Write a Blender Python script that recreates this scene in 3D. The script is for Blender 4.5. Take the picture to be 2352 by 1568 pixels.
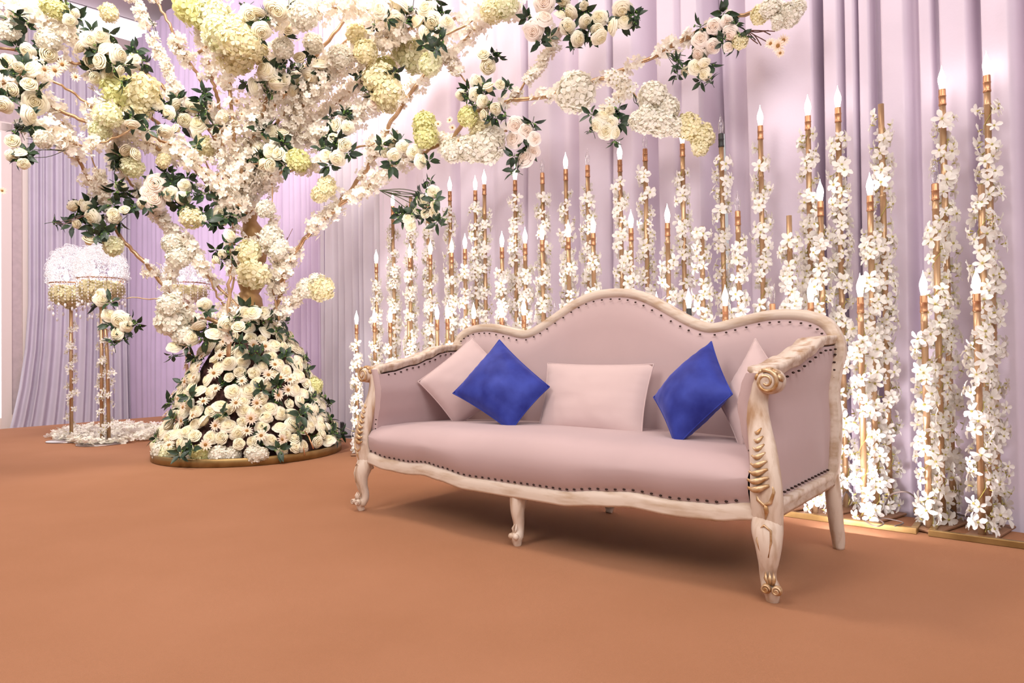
import bpy, math, random
import numpy as np
from mathutils import Vector, Matrix, noise, Euler

for _o in list(bpy.data.objects):
    bpy.data.objects.remove(_o)
random.seed(7)
RNG = np.random.default_rng(11)
SC = bpy.context.scene
COL = SC.collection
R = math.radians

# ------------------------------------------------------------------ camera
F_PX, CAM_H, PITCH, ROLL = 1556.0, 0.82, R(0.92), R(-0.75)
cam = bpy.data.cameras.new('camera')
cam.sensor_fit = 'HORIZONTAL'
cam.sensor_width = 36.0
cam.lens = 36.0 * F_PX / 2352.0
cam.clip_start, cam.clip_end = 0.05, 100
cam_o = bpy.data.objects.new('camera', cam)
COL.objects.link(cam_o)
CAM_M = Matrix.Rotation(math.pi / 2 + PITCH, 4, 'X') @ Matrix.Rotation(ROLL, 4, 'Z')
cam_o.matrix_world = Matrix.Translation((0, 0, CAM_H)) @ CAM_M
SC.camera = cam_o
CAM = Vector((0, 0, CAM_H))
# ------------------------------------------------------------------ view, world, lights
SC.view_settings.view_transform = 'Standard'
SC.view_settings.look = 'None'
SC.view_settings.gamma = 1.0
SC.view_settings.use_curve_mapping = False
SC.view_settings.exposure = 0.0
SC.cycles.use_denoising = True
SC.cycles.max_bounces = 8
SC.cycles.diffuse_bounces = 5
SC.cycles.glossy_bounces = 3
SC.cycles.transmission_bounces = 4
SC.cycles.transparent_max_bounces = 6
SC.cycles.sample_clamp_indirect = 4.0
SC.cycles.caustics_reflective = False
SC.cycles.caustics_refractive = False

world = bpy.data.worlds.new('hall')
SC.world = world
world.use_nodes = True
_bg = world.node_tree.nodes['Background']
_bg.inputs['Color'].default_value = (1.0, 0.95, 0.95, 1)
_bg.inputs['Strength'].default_value = 0.54


def area(name, loc, target, size, power, col, size_y=None, spread=None):
    l = bpy.data.lights.new(name, 'AREA')
    l.energy, l.color = power, col
    l.shape = 'RECTANGLE'
    l.size, l.size_y = size, size_y or size
    if spread:
        l.spread = spread
    o = bpy.data.objects.new(name, l)
    COL.objects.link(o)
    o.location = loc
    o.rotation_euler = (Vector(target) - Vector(loc)).to_track_quat('-Z', 'Y').to_euler()
    return o


def spot(name, loc, target, power, col, angle, blend=0.6, radius=0.15):
    l = bpy.data.lights.new(name, 'SPOT')
    l.energy, l.color, l.spot_size, l.spot_blend, l.shadow_soft_size = power, col, R(angle), blend, radius
    o = bpy.data.objects.new(name, l)
    COL.objects.link(o)
    o.location = loc
    o.rotation_euler = (Vector(target) - Vector(loc)).to_track_quat('-Z', 'Y').to_euler()
    return o


area('front_fill', (0.8, -1.8, 5.4), (0.6, 3.2, 0.8), 3.0, 205, (1.0, 0.94, 0.90))  # added front fill from behind the camera, no particular lamp
area('front_left_fill', (-4.0, -0.8, 5.4), (-2.4, 5.6, 1.6), 2.6, 240, (1.0, 0.94, 0.88))  # added fill from the front left, brightens tree and mound
area('stage_ceiling_light', (-0.4, 2.6, 6.2), (0.0, 2.7, 0), 1.6, 40, (1.0, 0.92, 0.86))
area('tree_ceiling_light', (-2.4, 4.4, 6.1), (-2.2, 5.5, 2.0), 1.2, 160, (1.0, 0.88, 0.74))
area('left_curtain_fill', (-5.5, 6.5, 6.0), (-5.5, 8.5, 1.5), 1.5, 170, (1.0, 0.94, 0.94))  # added fill for the left curtains and globe lamps
area('front_right_fill', (3.4, -1.4, 4.6), (2.0, 3.0, 0.9), 1.8, 60, (1.0, 0.96, 0.96))  # added fill to lift the lower right curtain
spot('crown_fill_spot', (-3.0, 0.6, 5.9), (-2.3, 5.4, 2.4), 1150, (1.0, 0.95, 0.87), 48, 0.9, 0.4)  # added spot, brightens the blossoms from the front left
spot('crown_side_fill', (0.9, 0.6, 5.7), (-1.7, 5.2, 2.7), 520, (1.0, 0.94, 0.85), 40, 0.9, 0.4)  # second added spot, lifts the shaded middle of the crown
for _k, (_x, _y) in enumerate(((1.40, 2.92), (1.02, 3.28), (0.35, 3.85), (-0.35, 4.42), (-0.95, 4.95))):
    area('curtain_fill', (_x, _y, 0.10), (_x + 0.50, _y + 0.62, 1.15), 0.30, (11, 14, 16, 15, 11)[_k], (1.0, 0.93, 0.95))  # added fill row hidden behind the sofa, brightens the lower curtain
spot('lilac_uplight', (-4.0, 7.6, 0.15), (-5.2, 10.0, 3.4), 80, (0.74, 0.48, 1.0), 140, 1.0, 0.3)

# ------------------------------------------------------------------ pixel helpers (photo frame 2352 x 1568)


def ray(px, py):
    d = CAM_M @ Vector(((px - 1176) / F_PX, -(py - 784) / F_PX, -1.0))
    return d


def gnd(px, py, z=0.0):
    d = ray(px, py)
    return CAM + d * ((z - CAM_H) / d.z)


def at(px, py, Y):
    d = ray(px, py)
    return CAM + d * (Y / d.y)


def on_plane(px, py, p0, n):
    d = ray(px, py)
    return CAM + d * ((p0 - CAM).dot(n) / d.dot(n))


# ------------------------------------------------------------------ materials


def lin(c):
    return tuple(((x / 255) / 12.92 if x / 255 <= 0.04045 else ((x / 255 + 0.055) / 1.055) ** 2.4) for x in c) + (1,)


def pmat(name, base, rough=0.6, metal=0.0, sheen=0.0, spec=0.5):
    m = bpy.data.materials.new(name)
    m.use_nodes = True
    p = m.node_tree.nodes['Principled BSDF']
    p.inputs['Base Color'].default_value = base
    p.inputs['Roughness'].default_value = rough
    p.inputs['Metallic'].default_value = metal
    p.inputs['Specular IOR Level'].default_value = spec
    if sheen:
        p.inputs['Sheen Weight'].default_value = sheen
        p.inputs['Sheen Roughness'].default_value = 0.4
    return m


def noisy(m, c1, c2, scale=20, detail=4, lo=0.35, hi=0.65, coord='Object', stretch=(1, 1, 1), bump=0.0, bscale=None, bdist=0.002):
    nt = m.node_tree
    N, L = nt.nodes, nt.links
    p = N['Principled BSDF']
    tc = N.new('ShaderNodeTexCoord')
    mp = N.new('ShaderNodeMapping')
    mp.inputs['Scale'].default_value = stretch
    L.new(tc.outputs[coord], mp.inputs['Vector'])
    nz = N.new('ShaderNodeTexNoise')
    nz.inputs['Scale'].default_value = scale
    nz.inputs['Detail'].default_value = detail
    L.new(mp.outputs[0], nz.inputs['Vector'])
    cr = N.new('ShaderNodeValToRGB')
    cr.color_ramp.elements[0].position, cr.color_ramp.elements[0].color = lo, c1
    cr.color_ramp.elements[1].position, cr.color_ramp.elements[1].color = hi, c2
    L.new(nz.outputs['Fac'], cr.inputs[0])
    L.new(cr.outputs[0], p.inputs['Base Color'])
    if bump:
        nb = N.new('ShaderNodeTexNoise')
        nb.inputs['Scale'].default_value = bscale or scale
        nb.inputs['Detail'].default_value = 3
        L.new(mp.outputs[0], nb.inputs['Vector'])
        b = N.new('ShaderNodeBump')
        b.inputs['Strength'].default_value = bump
        b.inputs['Distance'].default_value = bdist
        L.new(nb.outputs['Fac'], b.inputs['Height'])
        L.new(b.outputs[0], p.inputs['Normal'])
    return m


def petal_mat(name, rim, heart, r0, r1, transl=0.3, coord=True):
    """thin petals: diffuse + translucent; colour runs from the flower's heart to its rim"""
    m = bpy.data.materials.new(name)
    m.use_nodes = True
    nt = m.node_tree
    N, L = nt.nodes, nt.links
    N.remove(N['Principled BSDF'])
    out = N['Material Output']
    d = N.new('ShaderNodeBsdfDiffuse')
    t = N.new('ShaderNodeBsdfTranslucent')
    mx = N.new('ShaderNodeMixShader')
    mx.inputs[0].default_value = transl
    L.new(d.outputs[0], mx.inputs[1])
    L.new(t.outputs[0], mx.inputs[2])
    L.new(mx.outputs[0], out.inputs[0])
    if coord:
        tc = N.new('ShaderNodeTexCoord')
        ln = N.new('ShaderNodeVectorMath')
        ln.operation = 'LENGTH'
        L.new(tc.outputs['Object'], ln.inputs[0])
        mr = N.new('ShaderNodeMapRange')
        mr.inputs['From Min'].default_value = r0
        mr.inputs['From Max'].default_value = r1
        L.new(ln.outputs['Value'], mr.inputs['Value'])
        mc = N.new('ShaderNodeMix')
        mc.data_type = 'RGBA'
        L.new(mr.outputs[0], mc.inputs['Factor'])
        mc.inputs['A'].default_value = heart
        mc.inputs['B'].default_value = rim
        L.new(mc.outputs['Result'], d.inputs[0])
        L.new(mc.outputs['Result'], t.inputs[0])
    else:
        gi = N.new('ShaderNodeNewGeometry')
        mc = N.new('ShaderNodeMix')
        mc.data_type = 'RGBA'
        L.new(gi.outputs['Random Per Island'], mc.inputs['Factor'])
        mc.inputs['A'].default_value = heart
        mc.inputs['B'].default_value = rim
        L.new(mc.outputs['Result'], d.inputs[0])
        L.new(mc.outputs['Result'], t.inputs[0])
    return m


def emit_mat(name, col, s):
    m = bpy.data.materials.new(name)
    m.use_nodes = True
    nt = m.node_tree
    nt.nodes.remove(nt.nodes['Principled BSDF'])
    e = nt.nodes.new('ShaderNodeEmission')
    e.inputs[0].default_value = col
    e.inputs[1].default_value = s
    nt.links.new(e.outputs[0], nt.nodes['Material Output'].inputs[0])
    return m


M = {}
M['carpet'] = noisy(pmat('carpet', (0.5, 0.25, 0.13, 1), 0.95, spec=0.1), (0.335, 0.158, 0.083, 1), (0.385, 0.187, 0.104, 1),
                    scale=1.1, detail=8, lo=0.3, hi=0.7, bump=0.5, bscale=420, bdist=0.003)
M['lower_floor'] = pmat('lower_floor', (0.3, 0.17, 0.1, 1), 0.9)


def cloth(name, base, rough=0.75, bump=0.15, bscale=60, sheen=0.15):
    b2 = tuple(min(1, c * 1.06) for c in base[:3]) + (1,)
    return noisy(pmat(name, base, rough, sheen=sheen, spec=0.2), base, b2, scale=3, bump=bump, bscale=bscale, bdist=0.004)


M['drape'] = cloth('drape', (0.635, 0.55, 0.645, 1))
M['lilac_wash_drape'] = cloth('lilac_wash_drape', (0.54, 0.435, 0.61, 1))  # lilac wash of the uplight is partly put into the cloth colour
M['grey_drape'] = cloth('grey_drape', (0.59, 0.54, 0.625, 1))
M['wall'] = noisy(pmat('wall', (0.56, 0.46, 0.48, 1), 0.8), (0.52, 0.43, 0.45, 1), (0.58, 0.48, 0.5, 1), scale=14, bump=0.1)
M['ceiling'] = pmat('ceiling', (0.62, 0.50, 0.52, 1), 0.9)
M['trim'] = pmat('trim', (0.8, 0.7, 0.66, 1), 0.5)
M['pane'] = emit_mat('pane', (0.93, 0.95, 1, 1), 3.0)
M['cove_light'] = emit_mat('cove_light', (0.92, 0.92, 1.0, 1), 2.2)
M['velvet'] = cloth('velvet', (0.49, 0.362, 0.362, 1), 0.7, bump=0.05, bscale=300, sheen=0.3)
M['pink_velvet'] = cloth('pink_velvet', (0.57, 0.435, 0.425, 1), 0.75, bump=0.05, bscale=300, sheen=0.2)
M['blue_velvet'] = noisy(pmat('blue_velvet', (0.03, 0.045, 0.3, 1), 0.6, sheen=0.5, spec=0.2), (0.018, 0.026, 0.21, 1), (0.04, 0.062, 0.36, 1), scale=9, lo=0.35, hi=0.7)
M['blue_velvet'].node_tree.nodes['Principled BSDF'].inputs['Sheen Tint'].default_value = (0.3, 0.35, 1, 1)
M['wood'] = noisy(pmat('cream_wood', (0.7, 0.6, 0.5, 1), 0.45), (0.40, 0.24, 0.13, 1), (0.72, 0.60, 0.50, 1), scale=26, detail=7, lo=0.30, hi=0.56,
                  stretch=(1, 1, 0.22), bump=0.15, bscale=60)
M['rail_wood'] = noisy(pmat('rail_wood', (0.7, 0.6, 0.5, 1), 0.45), (0.50, 0.35, 0.23, 1), (0.72, 0.60, 0.50, 1), scale=30, detail=7, lo=0.30, hi=0.55,
                       stretch=(0.2, 1, 1), bump=0.1, bscale=60)
M['gilt'] = noisy(pmat('gilt', (0.6, 0.38, 0.18, 1), 0.4, 0.55), (0.45, 0.25, 0.10, 1), (0.75, 0.56, 0.36, 1), scale=40)
M['nail'] = pmat('nail', (0.05, 0.03, 0.025, 1), 0.35, 0.8)
M['gold'] = noisy(pmat('gold_pole', (0.6, 0.36, 0.15, 1), 0.36, 0.65), (0.38, 0.22, 0.11, 1), (0.60, 0.40, 0.24, 1), scale=12, stretch=(1, 1, 0.3))
M['copper'] = pmat('copper', (0.50, 0.25, 0.13, 1), 0.35, 0.8)
M['brass'] = noisy(pmat('brass', (0.5, 0.33, 0.12, 1), 0.4, 0.7), (0.24, 0.145, 0.05, 1), (0.36, 0.23, 0.09, 1), scale=8)
M['black'] = pmat('black', (0.015, 0.014, 0.014, 1), 0.5)
M['cable'] = pmat('cable', (0.10, 0.07, 0.06, 1), 0.6)
M['plate'] = pmat('base_plate', (0.30, 0.16, 0.09, 1), 0.6, 0.3)
M['bark'] = noisy(pmat('bark', (0.35, 0.2, 0.08, 1), 0.5, 0.35), (0.28, 0.15, 0.05, 1), (0.5, 0.31, 0.13, 1), scale=7, stretch=(1, 1, 0.3))
M['leaf'] = noisy(pmat('leaf', (0.03, 0.07, 0.03, 1), 0.45), (0.010, 0.024, 0.013, 1), (0.026, 0.058, 0.024, 1), scale=30)
M['fresh_leaf'] = pmat('fresh_leaf', (0.12, 0.24, 0.04, 1), 0.5)
M['stem'] = pmat('stem', (0.06, 0.07, 0.03, 1), 0.6)
M['twig'] = pmat('twig', (0.16, 0.07, 0.05, 1), 0.6)
M['vine'] = pmat('vine', (0.42, 0.36, 0.08, 1), 0.6)
M['moss'] = noisy(pmat('moss', (0.09, 0.03, 0.025, 1), 0.9), (0.035, 0.018, 0.014, 1), (0.14, 0.06, 0.055, 1), scale=25)
M['rose'] = petal_mat('rose_petals', (0.91, 0.87, 0.74, 1), (0.90, 0.78, 0.46, 1), 0.012, 0.044, 0.18)
M['peony'] = petal_mat('peony_petals', (0.92, 0.85, 0.79, 1), (0.90, 0.68, 0.52, 1), 0.010, 0.044, 0.18)
M['hyd_white'] = petal_mat('hydrangea_white', (0.92, 0.89, 0.82, 1), (0.88, 0.84, 0.72, 1), 0.0, 1.0, 0.3, False)
M['hyd_cream'] = petal_mat('hydrangea_cream', (0.90, 0.85, 0.64, 1), (0.87, 0.80, 0.52, 1), 0.0, 1.0, 0.3, False)
M['hyd_green'] = petal_mat('hydrangea_green', (0.86, 0.83, 0.50, 1), (0.76, 0.75, 0.36, 1), 0.0, 1.0, 0.3, False)
M['hyd_pale'] = petal_mat('hydrangea_pale', (0.90, 0.88, 0.68, 1), (0.84, 0.84, 0.56, 1), 0.0, 1.0, 0.3, False)
M['blossom'] = petal_mat('blossom_petals', (0.95, 0.91, 0.83, 1), (0.94, 0.87, 0.76, 1), 0.0, 1.0, 0.3, False)
M['orchid'] = petal_mat('orchid_petals', (0.92, 0.89, 0.84, 1), (0.84, 0.76, 0.50, 1), 0.002, 0.010, 0.3)
M['daisy'] = petal_mat('daisy_petals', (0.92, 0.82, 0.72, 1), (0.90, 0.70, 0.50, 1), 0.006, 0.03, 0.25)
M['daisy_eye'] = pmat('daisy_eye', (0.30, 0.14, 0.03, 1), 0.8)
M['bulb_lit'] = emit_mat('bulb_lit', (1.0, 0.88, 0.82, 1), 10)
M['lamp_glow'] = emit_mat('lamp_glow', (1.0, 0.93, 0.9, 1), 110)
M['wire'] = pmat('silver_wire', (0.88, 0.86, 0.90, 1), 0.35, 0.2)
M['crystal'] = pmat('crystal', (0.86, 0.84, 0.88, 1), 0.1, 0.0, spec=0.9)
M['steel'] = pmat('steel', (0.45, 0.38, 0.36, 1), 0.3, 0.9)


def glass_mat(name):
    m = bpy.data.materials.new(name)
    m.use_nodes = True
    nt = m.node_tree
    N, L = nt.nodes, nt.links
    N.remove(N['Principled BSDF'])
    t = N.new('ShaderNodeBsdfTransparent')
    g = N.new('ShaderNodeBsdfGlossy')
    g.inputs['Roughness'].default_value = 0.05
    lw = N.new('ShaderNodeLayerWeight')
    lw.inputs[0].default_value = 0.32
    mx = N.new('ShaderNodeMixShader')
    L.new(lw.outputs['Facing'], mx.inputs[0])
    L.new(t.outputs[0], mx.inputs[1])
    L.new(g.outputs[0], mx.inputs[2])
    L.new(mx.outputs[0], N['Material Output'].inputs[0])
    return m


M['glass'] = glass_mat('clear_glass')

# ------------------------------------------------------------------ mesh helpers


def mesh(name, verts, faces, mats, smooth=True, fm=None):
    me = bpy.data.meshes.new(name)
    me.from_pydata([tuple(v) for v in verts], [], faces)
    for m in (mats if isinstance(mats, (list, tuple)) else [mats]):
        me.materials.append(M[m] if isinstance(m, str) else m)
    if fm is not None:
        me.polygons.foreach_set('material_index', fm)
    if smooth:
        me.polygons.foreach_set('use_smooth', [True] * len(me.polygons))
    me.update()
    return me


def mesh_np(name, V, Fq, mat, smooth=True):
    """fast mesh from an (n,3) array and an (m,k) face array"""
    me = bpy.data.meshes.new(name)
    k = Fq.shape[1]
    me.vertices.add(len(V))
    me.vertices.foreach_set('co', np.ascontiguousarray(V, dtype=np.float32).ravel())
    me.loops.add(Fq.size)
    me.loops.foreach_set('vertex_index', np.ascontiguousarray(Fq, dtype=np.int32).ravel())
    me.polygons.add(len(Fq))
    me.polygons.foreach_set('loop_start', np.arange(0, Fq.size, k, dtype=np.int32))
    me.materials.append(M[mat])
    me.update(calc_edges=True)
    if smooth:
        me.polygons.foreach_set('use_smooth', np.ones(len(Fq), dtype=bool))
    return me


def link(name, me, parent=None, mat=None, **props):
    o = bpy.data.objects.new(name, me)
    COL.objects.link(o)
    if parent is not None:
        o.parent = parent
    if mat is not None:
        o.matrix_basis = mat
    for k, v in props.items():
        o[k] = v
    return o


def thing(name, label, cat, loc=(0, 0, 0), rotz=0.0, group=None):
    o = bpy.data.objects.new(name, None)
    COL.objects.link(o)
    o.location = loc
    o.rotation_euler = (0, 0, rotz)
    o.empty_display_size = 0.1
    o['label'], o['category'] = label, cat
    if group:
        o['group'] = group
    return o


def tag(o, label, cat, group=None):
    o['label'], o['category'] = label, cat
    if group:
        o['group'] = group
    return o


class MB:
    def __init__(s):
        s.v, s.f, s.m = [], [], []

    def add(s, vs, fs, mi=0):
        b = len(s.v)
        s.v += [tuple(x) for x in vs]
        s.f += [tuple(i + b for i in f) for f in fs]
        s.m += [mi] * len(fs)
        return s

    def grid(s, P, nu, nv, close_u=False, mi=0):
        fs = []
        for i in range(nu - (0 if close_u else 1)):
            for j in range(nv - 1):
                a, b = i * nv + j, ((i + 1) % nu) * nv + j
                fs.append((a, b, b + 1, a + 1))
        return s.add(P, fs, mi)

    def box(s, c, d, Mx=None, bev=0.0, mi=0):
        x, y, z = d[0] / 2, d[1] / 2, d[2] / 2
        if bev <= 0:
            vs = [Vector((sx * x, sy * y, sz * z)) for sx in (-1, 1) for sy in (-1, 1) for sz in (-1, 1)]
            fs = [(0, 1, 3, 2), (4, 6, 7, 5), (0, 4, 5, 1), (2, 3, 7, 6), (0, 2, 6, 4), (1, 5, 7, 3)]
        else:
            vs, rings = [], []
            for zz, ins in ((-z, bev), (-z + bev, 0), (z - bev, 0), (z, bev)):
                r = []
                for sx, sy in ((1, 1), (-1, 1), (-1, -1), (1, -1)):
                    cx, cy = sx * (x - bev), sy * (y - bev)
                    a0 = math.atan2(sy, sx)
                    for k in (-1, 1):
                        a = a0 + k * math.pi / 4
                        rr = max(bev - ins, 0.0)
                        vs.append(Vector((cx + rr * math.cos(a), cy + rr * math.sin(a), zz)))
                        r.append(len(vs) - 1)
                rings.append(r)
            fs = []
            for a, b in zip(rings[:-1], rings[1:]):
                for i in range(8):
                    j = (i + 1) % 8
                    fs.append((a[i], a[j], b[j], b[i]))
            fs.append(tuple(reversed(rings[0])))
            fs.append(tuple(rings[-1]))
        Mx = Mx or Matrix()
        return s.add([Mx @ v + Vector(c) if Mx else v + Vector(c) for v in vs], fs, mi)

    def tube(s, pts, rad, n=8, cap=True, mi=0, squash=None):
        """round tube along pts; rad is one number or one per point; squash = (side, normal) factors per point"""
        pts = [Vector(p) for p in pts]
        N = len(pts)
        rs = rad if isinstance(rad, (list, tuple)) else [rad] * N
        up = None
        vs = []
        for i, p in enumerate(pts):
            t = (pts[min(i + 1, N - 1)] - pts[max(i - 1, 0)])
            t = t.normalized() if t.length > 1e-9 else Vector((0, 0, 1))
            if up is None:
                up = Vector((0, 0, 1)) if abs(t.z) < 0.9 else Vector((1, 0, 0))
            sd = t.cross(up).normalized()
            up = sd.cross(t).normalized()
            q = squash[i] if squash else (1, 1)
            for k in range(n):
                a = 2 * math.pi * k / n
                vs.append(p + sd * (math.cos(a) * rs[i] * q[0]) + up * (math.sin(a) * rs[i] * q[1]))
        fs = []
        for i in range(N - 1):
            for k in range(n):
                k2 = (k + 1) % n
                fs.append((i * n + k, i * n + k2, (i + 1) * n + k2, (i + 1) * n + k))
        if cap:
            fs.append(tuple(range(n - 1, -1, -1)))
            fs.append(tuple((N - 1) * n + k for k in range(n)))
        return s.add(vs, fs, mi)

    def sweep(s, pts, prof, side, scale=None, cap=True, mi=0):
        """profile (a,b) swept: a along 'side' (a fixed direction per point or one vector), b along tangent x side"""
        pts = [Vector(p) for p in pts]
        N, n = len(pts), len(prof)
        vs = []
        for i, p in enumerate(pts):
            t = (pts[min(i + 1, N - 1)] - pts[max(i - 1, 0)]).normalized()
            sd = Vector(side[i] if isinstance(side, list) else side)
            sd = (sd - t * sd.dot(t)).normalized()
            nm = t.cross(sd).normalized()
            sc = scale[i] if scale else 1.0
            sa, sb = sc if isinstance(sc, tuple) else (sc, sc)
            for a, b in prof:
                vs.append(p + sd * (a * sa) + nm * (b * sb))
        fs = []
        for i in range(N - 1):
            for k in range(n):
                k2 = (k + 1) % n
                fs.append((i * n + k, i * n + k2, (i + 1) * n + k2, (i + 1) * n + k))
        if cap:
            fs.append(tuple(range(n - 1, -1, -1)))
            fs.append(tuple((N - 1) * n + k for k in range(n)))
        return s.add(vs, fs, mi)

    def lathe(s, prof, n=16, c=(0, 0, 0), mi=0):
        c = Vector(c)
        vs = [c + Vector((r * math.cos(2 * math.pi * k / n), r * math.sin(2 * math.pi * k / n), z)) for k in range(n) for r, z in prof]
        return s.grid(vs, n, len(prof), True, mi)

    def ball(s, c, r, n=10, m=6, sc=(1, 1, 1), Mx=None, mi=0):
        c = Vector(c)
        vs = []
        for i in range(n):
            a = 2 * math.pi * i / n
            for j in range(m):
                b = math.pi * j / (m - 1)
                v = Vector((r * sc[0] * math.sin(b) * math.cos(a), r * sc[1] * math.sin(b) * math.sin(a), -r * sc[2] * math.cos(b)))
                vs.append(c + (Mx @ v if Mx else v))
        return s.grid(vs, n, m, True, mi)

    def mesh(s, name, mats, smooth=True):
        return mesh(name, s.v, s.f, mats, smooth, s.m)

    def build(s, name, mats, parent=None, smooth=True, **props):
        return link(name, s.mesh(name, mats, smooth), parent, **props)


def interp(knots, x):
    """smooth (Catmull-like, monotone-ish) interpolation of [(x, value...)]"""
    if x <= knots[0][0]:
        return knots[0][1]
    for (a, va), (b, vb) in zip(knots[:-1], knots[1:]):
        if x <= b:
            t = (x - a) / (b - a) if b > a else 0
            t = t * t * (3 - 2 * t)
            return va + (vb - va) * t
    return knots[-1][1]


def spline(pts, n):
    """Catmull-Rom through pts (tuples of any length)"""
    P = [np.array(p, float) for p in pts]
    P = [2 * P[0] - P[1]] + P + [2 * P[-1] - P[-2]]
    seg = len(P) - 3
    out = []
    for i in range(n):
        u = i / (n - 1) * seg
        k = min(int(u), seg - 1)
        t = u - k
        p0, p1, p2, p3 = P[k:k + 4]
        out.append(0.5 * ((2 * p1) + (-p0 + p2) * t + (2 * p0 - 5 * p1 + 4 * p2 - p3) * t * t + (-p0 + 3 * p1 - 3 * p2 + p3) * t ** 3))
    return out


def frame_to(n, spin=0.0):
    """rotation matrix (4x4) whose local Z points along n"""
    q = Vector(n).normalized().to_track_quat('Z', 'Y').to_matrix().to_4x4()
    return q @ Matrix.Rotation(spin, 4, 'Z')


# ================================================================== setting
# main curtain wall: runs from the far left corner towards the near right
W2A, W2B = Vector((-1.715, 6.877, 0)), Vector((2.249, 3.104, 0))
W2D = (W2B - W2A).normalized()
W2N = Vector((W2D.y, -W2D.x, 0))            # into the room
if W2N.dot(-W2A) < 0:
    W2N = -W2N


def wall_at(px):
    p = on_plane(px, 784, W2A, W2N)
    return Vector((p.x, p.y, 0))


CORNER = wall_at(285)
W1D = Vector((-0.725, -0.689, 0)).normalized()   # left wall, from the corner towards the camera side
W1N = Vector((W1D.y, -W1D.x, 0))
if W1N.dot(-CORNER) < 0:
    W1N = -W1N

# stage floor
E0, E1 = gnd(0, 985), gnd(393, 954)
ED = (E1 - E0).normalized()


def isect(p, d, q, e):
    c = d.x * e.y - d.y * e.x
    r = q - p
    return p + d * ((r.x * e.y - r.y * e.x) / c)


wl = W2A + W2N * 0.10
P2 = isect(E0, ED, wl, W2D)
poly = [E0 - ED * 5, P2, wl + W2D * 9.5, Vector((6.0, -3.0, 0)), Vector((-9.5, -3.0, 0))]
mb = MB()
n = len(poly)
mb.add([(p.x, p.y, 0) for p in poly] + [(p.x, p.y, -0.36) for p in poly],
       [tuple(range(n - 1, -1, -1))] + [tuple(range(n, 2 * n))] + [(i, (i + 1) % n, n + (i + 1) % n, n + i) for i in range(n)])
fl = mb.build('floor', 'carpet', smooth=False, kind='structure')
mb = MB()
mb.box((0, 5, -0.40), (34, 30, 0.06))
mb.build('floor_lower', 'lower_floor', smooth=False, kind='structure')
mb = MB()
mb.box((-1, 6, 6.95), (30, 26, 0.1))
mb.build('ceiling', 'ceiling', smooth=False, kind='structure')


def wall_box(mb, base, d, nrm, s0, s1, z0, z1, th, off=0.0, mi=0):
    """a box along a wall: s along d, thickness th into the room from off"""
    vs = []
    for s_ in (s0, s1):
        for o_ in (off, off + th):
            for z in (z0, z1):
                p = base + d * s_ + nrm * o_
                vs.append((p.x, p.y, z))
    mb.add(vs, [(0, 1, 3, 2), (4, 6, 7, 5), (0, 4, 5, 1), (2, 3, 7, 6), (0, 2, 6, 4), (1, 5, 7, 3)], mi)


def s_on_w1(px):
    p = on_plane(px, 784, CORNER, W1N)
    return (p - CORNER).dot(W1D)


# left wall with its cove: the wall stands behind the curtains and runs on past the corner
mb = MB()
sw0, sw1 = s_on_w1(8), s_on_w1(-160)
wall_box(mb, CORNER, W1D, W1N, -3.0, sw0, -0.37, 6.12, -0.2)
wall_box(mb, CORNER, W1D, W1N, sw0, sw1, 4.35, 6.12, -0.2)
wall_box(mb, CORNER, W1D, W1N, sw1, 6.0, -0.37, 6.12, -0.2)
wall_box(mb, CORNER, W1D, W1N, -3.0, 6.0, 6.12, 6.90, -0.2, -0.02)
mb.build('wall_left', 'wall', smooth=False, kind='structure')
CV0, CV1 = on_plane(297, 95, CORNER, W1N).z, on_plane(297, 47, CORNER, W1N).z
mb = MB()
wall_box(mb, CORNER, W1D, W1N, -3.0, 6.0, CV0 - .16, CV0, 0.05, -0.02)
wall_box(mb, CORNER, W1D, W1N, -3.0, 6.0, CV1, 6.92, 0.07, 0.0)
mb.build('trim_cove', 'ceiling', smooth=False, kind='structure')
cv = MB()
wall_box(cv, CORNER, W1D, W1N, -3.0, 6.0, CV0, CV1, 0.03, -0.02)
tag(cv.build('cove_light', 'cove_light', smooth=False), 'long white strip of light in the ceiling cove above the curtains', 'light')
mb = MB()
q0, q1 = CORNER - W1D * 3 + W1N * .05, CORNER + W1D * 6 + W1N * .05
q2, q3 = q1 + W1N * 9, q0 + W1N * 9
mb.add([(p.x, p.y, CV1) for p in (q0, q1, q2, q3)] + [(p.x, p.y, CV1 + .05) for p in (q0, q1, q2, q3)], [(0, 1, 2, 3), (7, 6, 5, 4), (0, 4, 5, 1), (1, 5, 6, 2), (2, 6, 7, 3), (3, 7, 4, 0)])
mb.build('ceiling_soffit', 'ceiling', smooth=False, kind='structure')
print('cove', CV0, CV1)
# window with its frame
win = MB()
wall_box(win, CORNER, W1D, W1N, sw0 + 0.02, sw1, -0.1, 4.33, 0.02, -0.12)
wo = win.build('window_1', 'pane', smooth=False, kind='structure')
mb = MB()
wall_box(mb, CORNER, W1D, W1N, sw0 - 0.10, sw0 + 0.03, -0.36, 4.45, 0.10, -0.06)
wall_box(mb, CORNER, W1D, W1N, sw0 - 0.10, sw1 + 0.1, 4.33, 4.47, 0.10, -0.06)
wall_box(mb, CORNER, W1D, W1N, sw0, sw1, -0.36, -0.08, 0.08, -0.06)
mb.build('window_frame', 'trim', wo, smooth=False)
win = MB()
s2a, s2b = s_on_w1(205), s_on_w1(168)
wall_box(win, CORNER, W1D, W1N, s2a, s2b, 5.05, 5.52, 0.03, 0.0)
wo2 = win.build('window_2', 'pane', smooth=False, kind='structure')
mb = MB()
wall_box(mb, CORNER, W1D, W1N, s2b, s2b + 0.06, 4.9, 5.6, 0.06)
wall_box(mb, CORNER, W1D, W1N, s2a - 0.06, s2a, 4.9, 5.6, 0.06)
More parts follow.
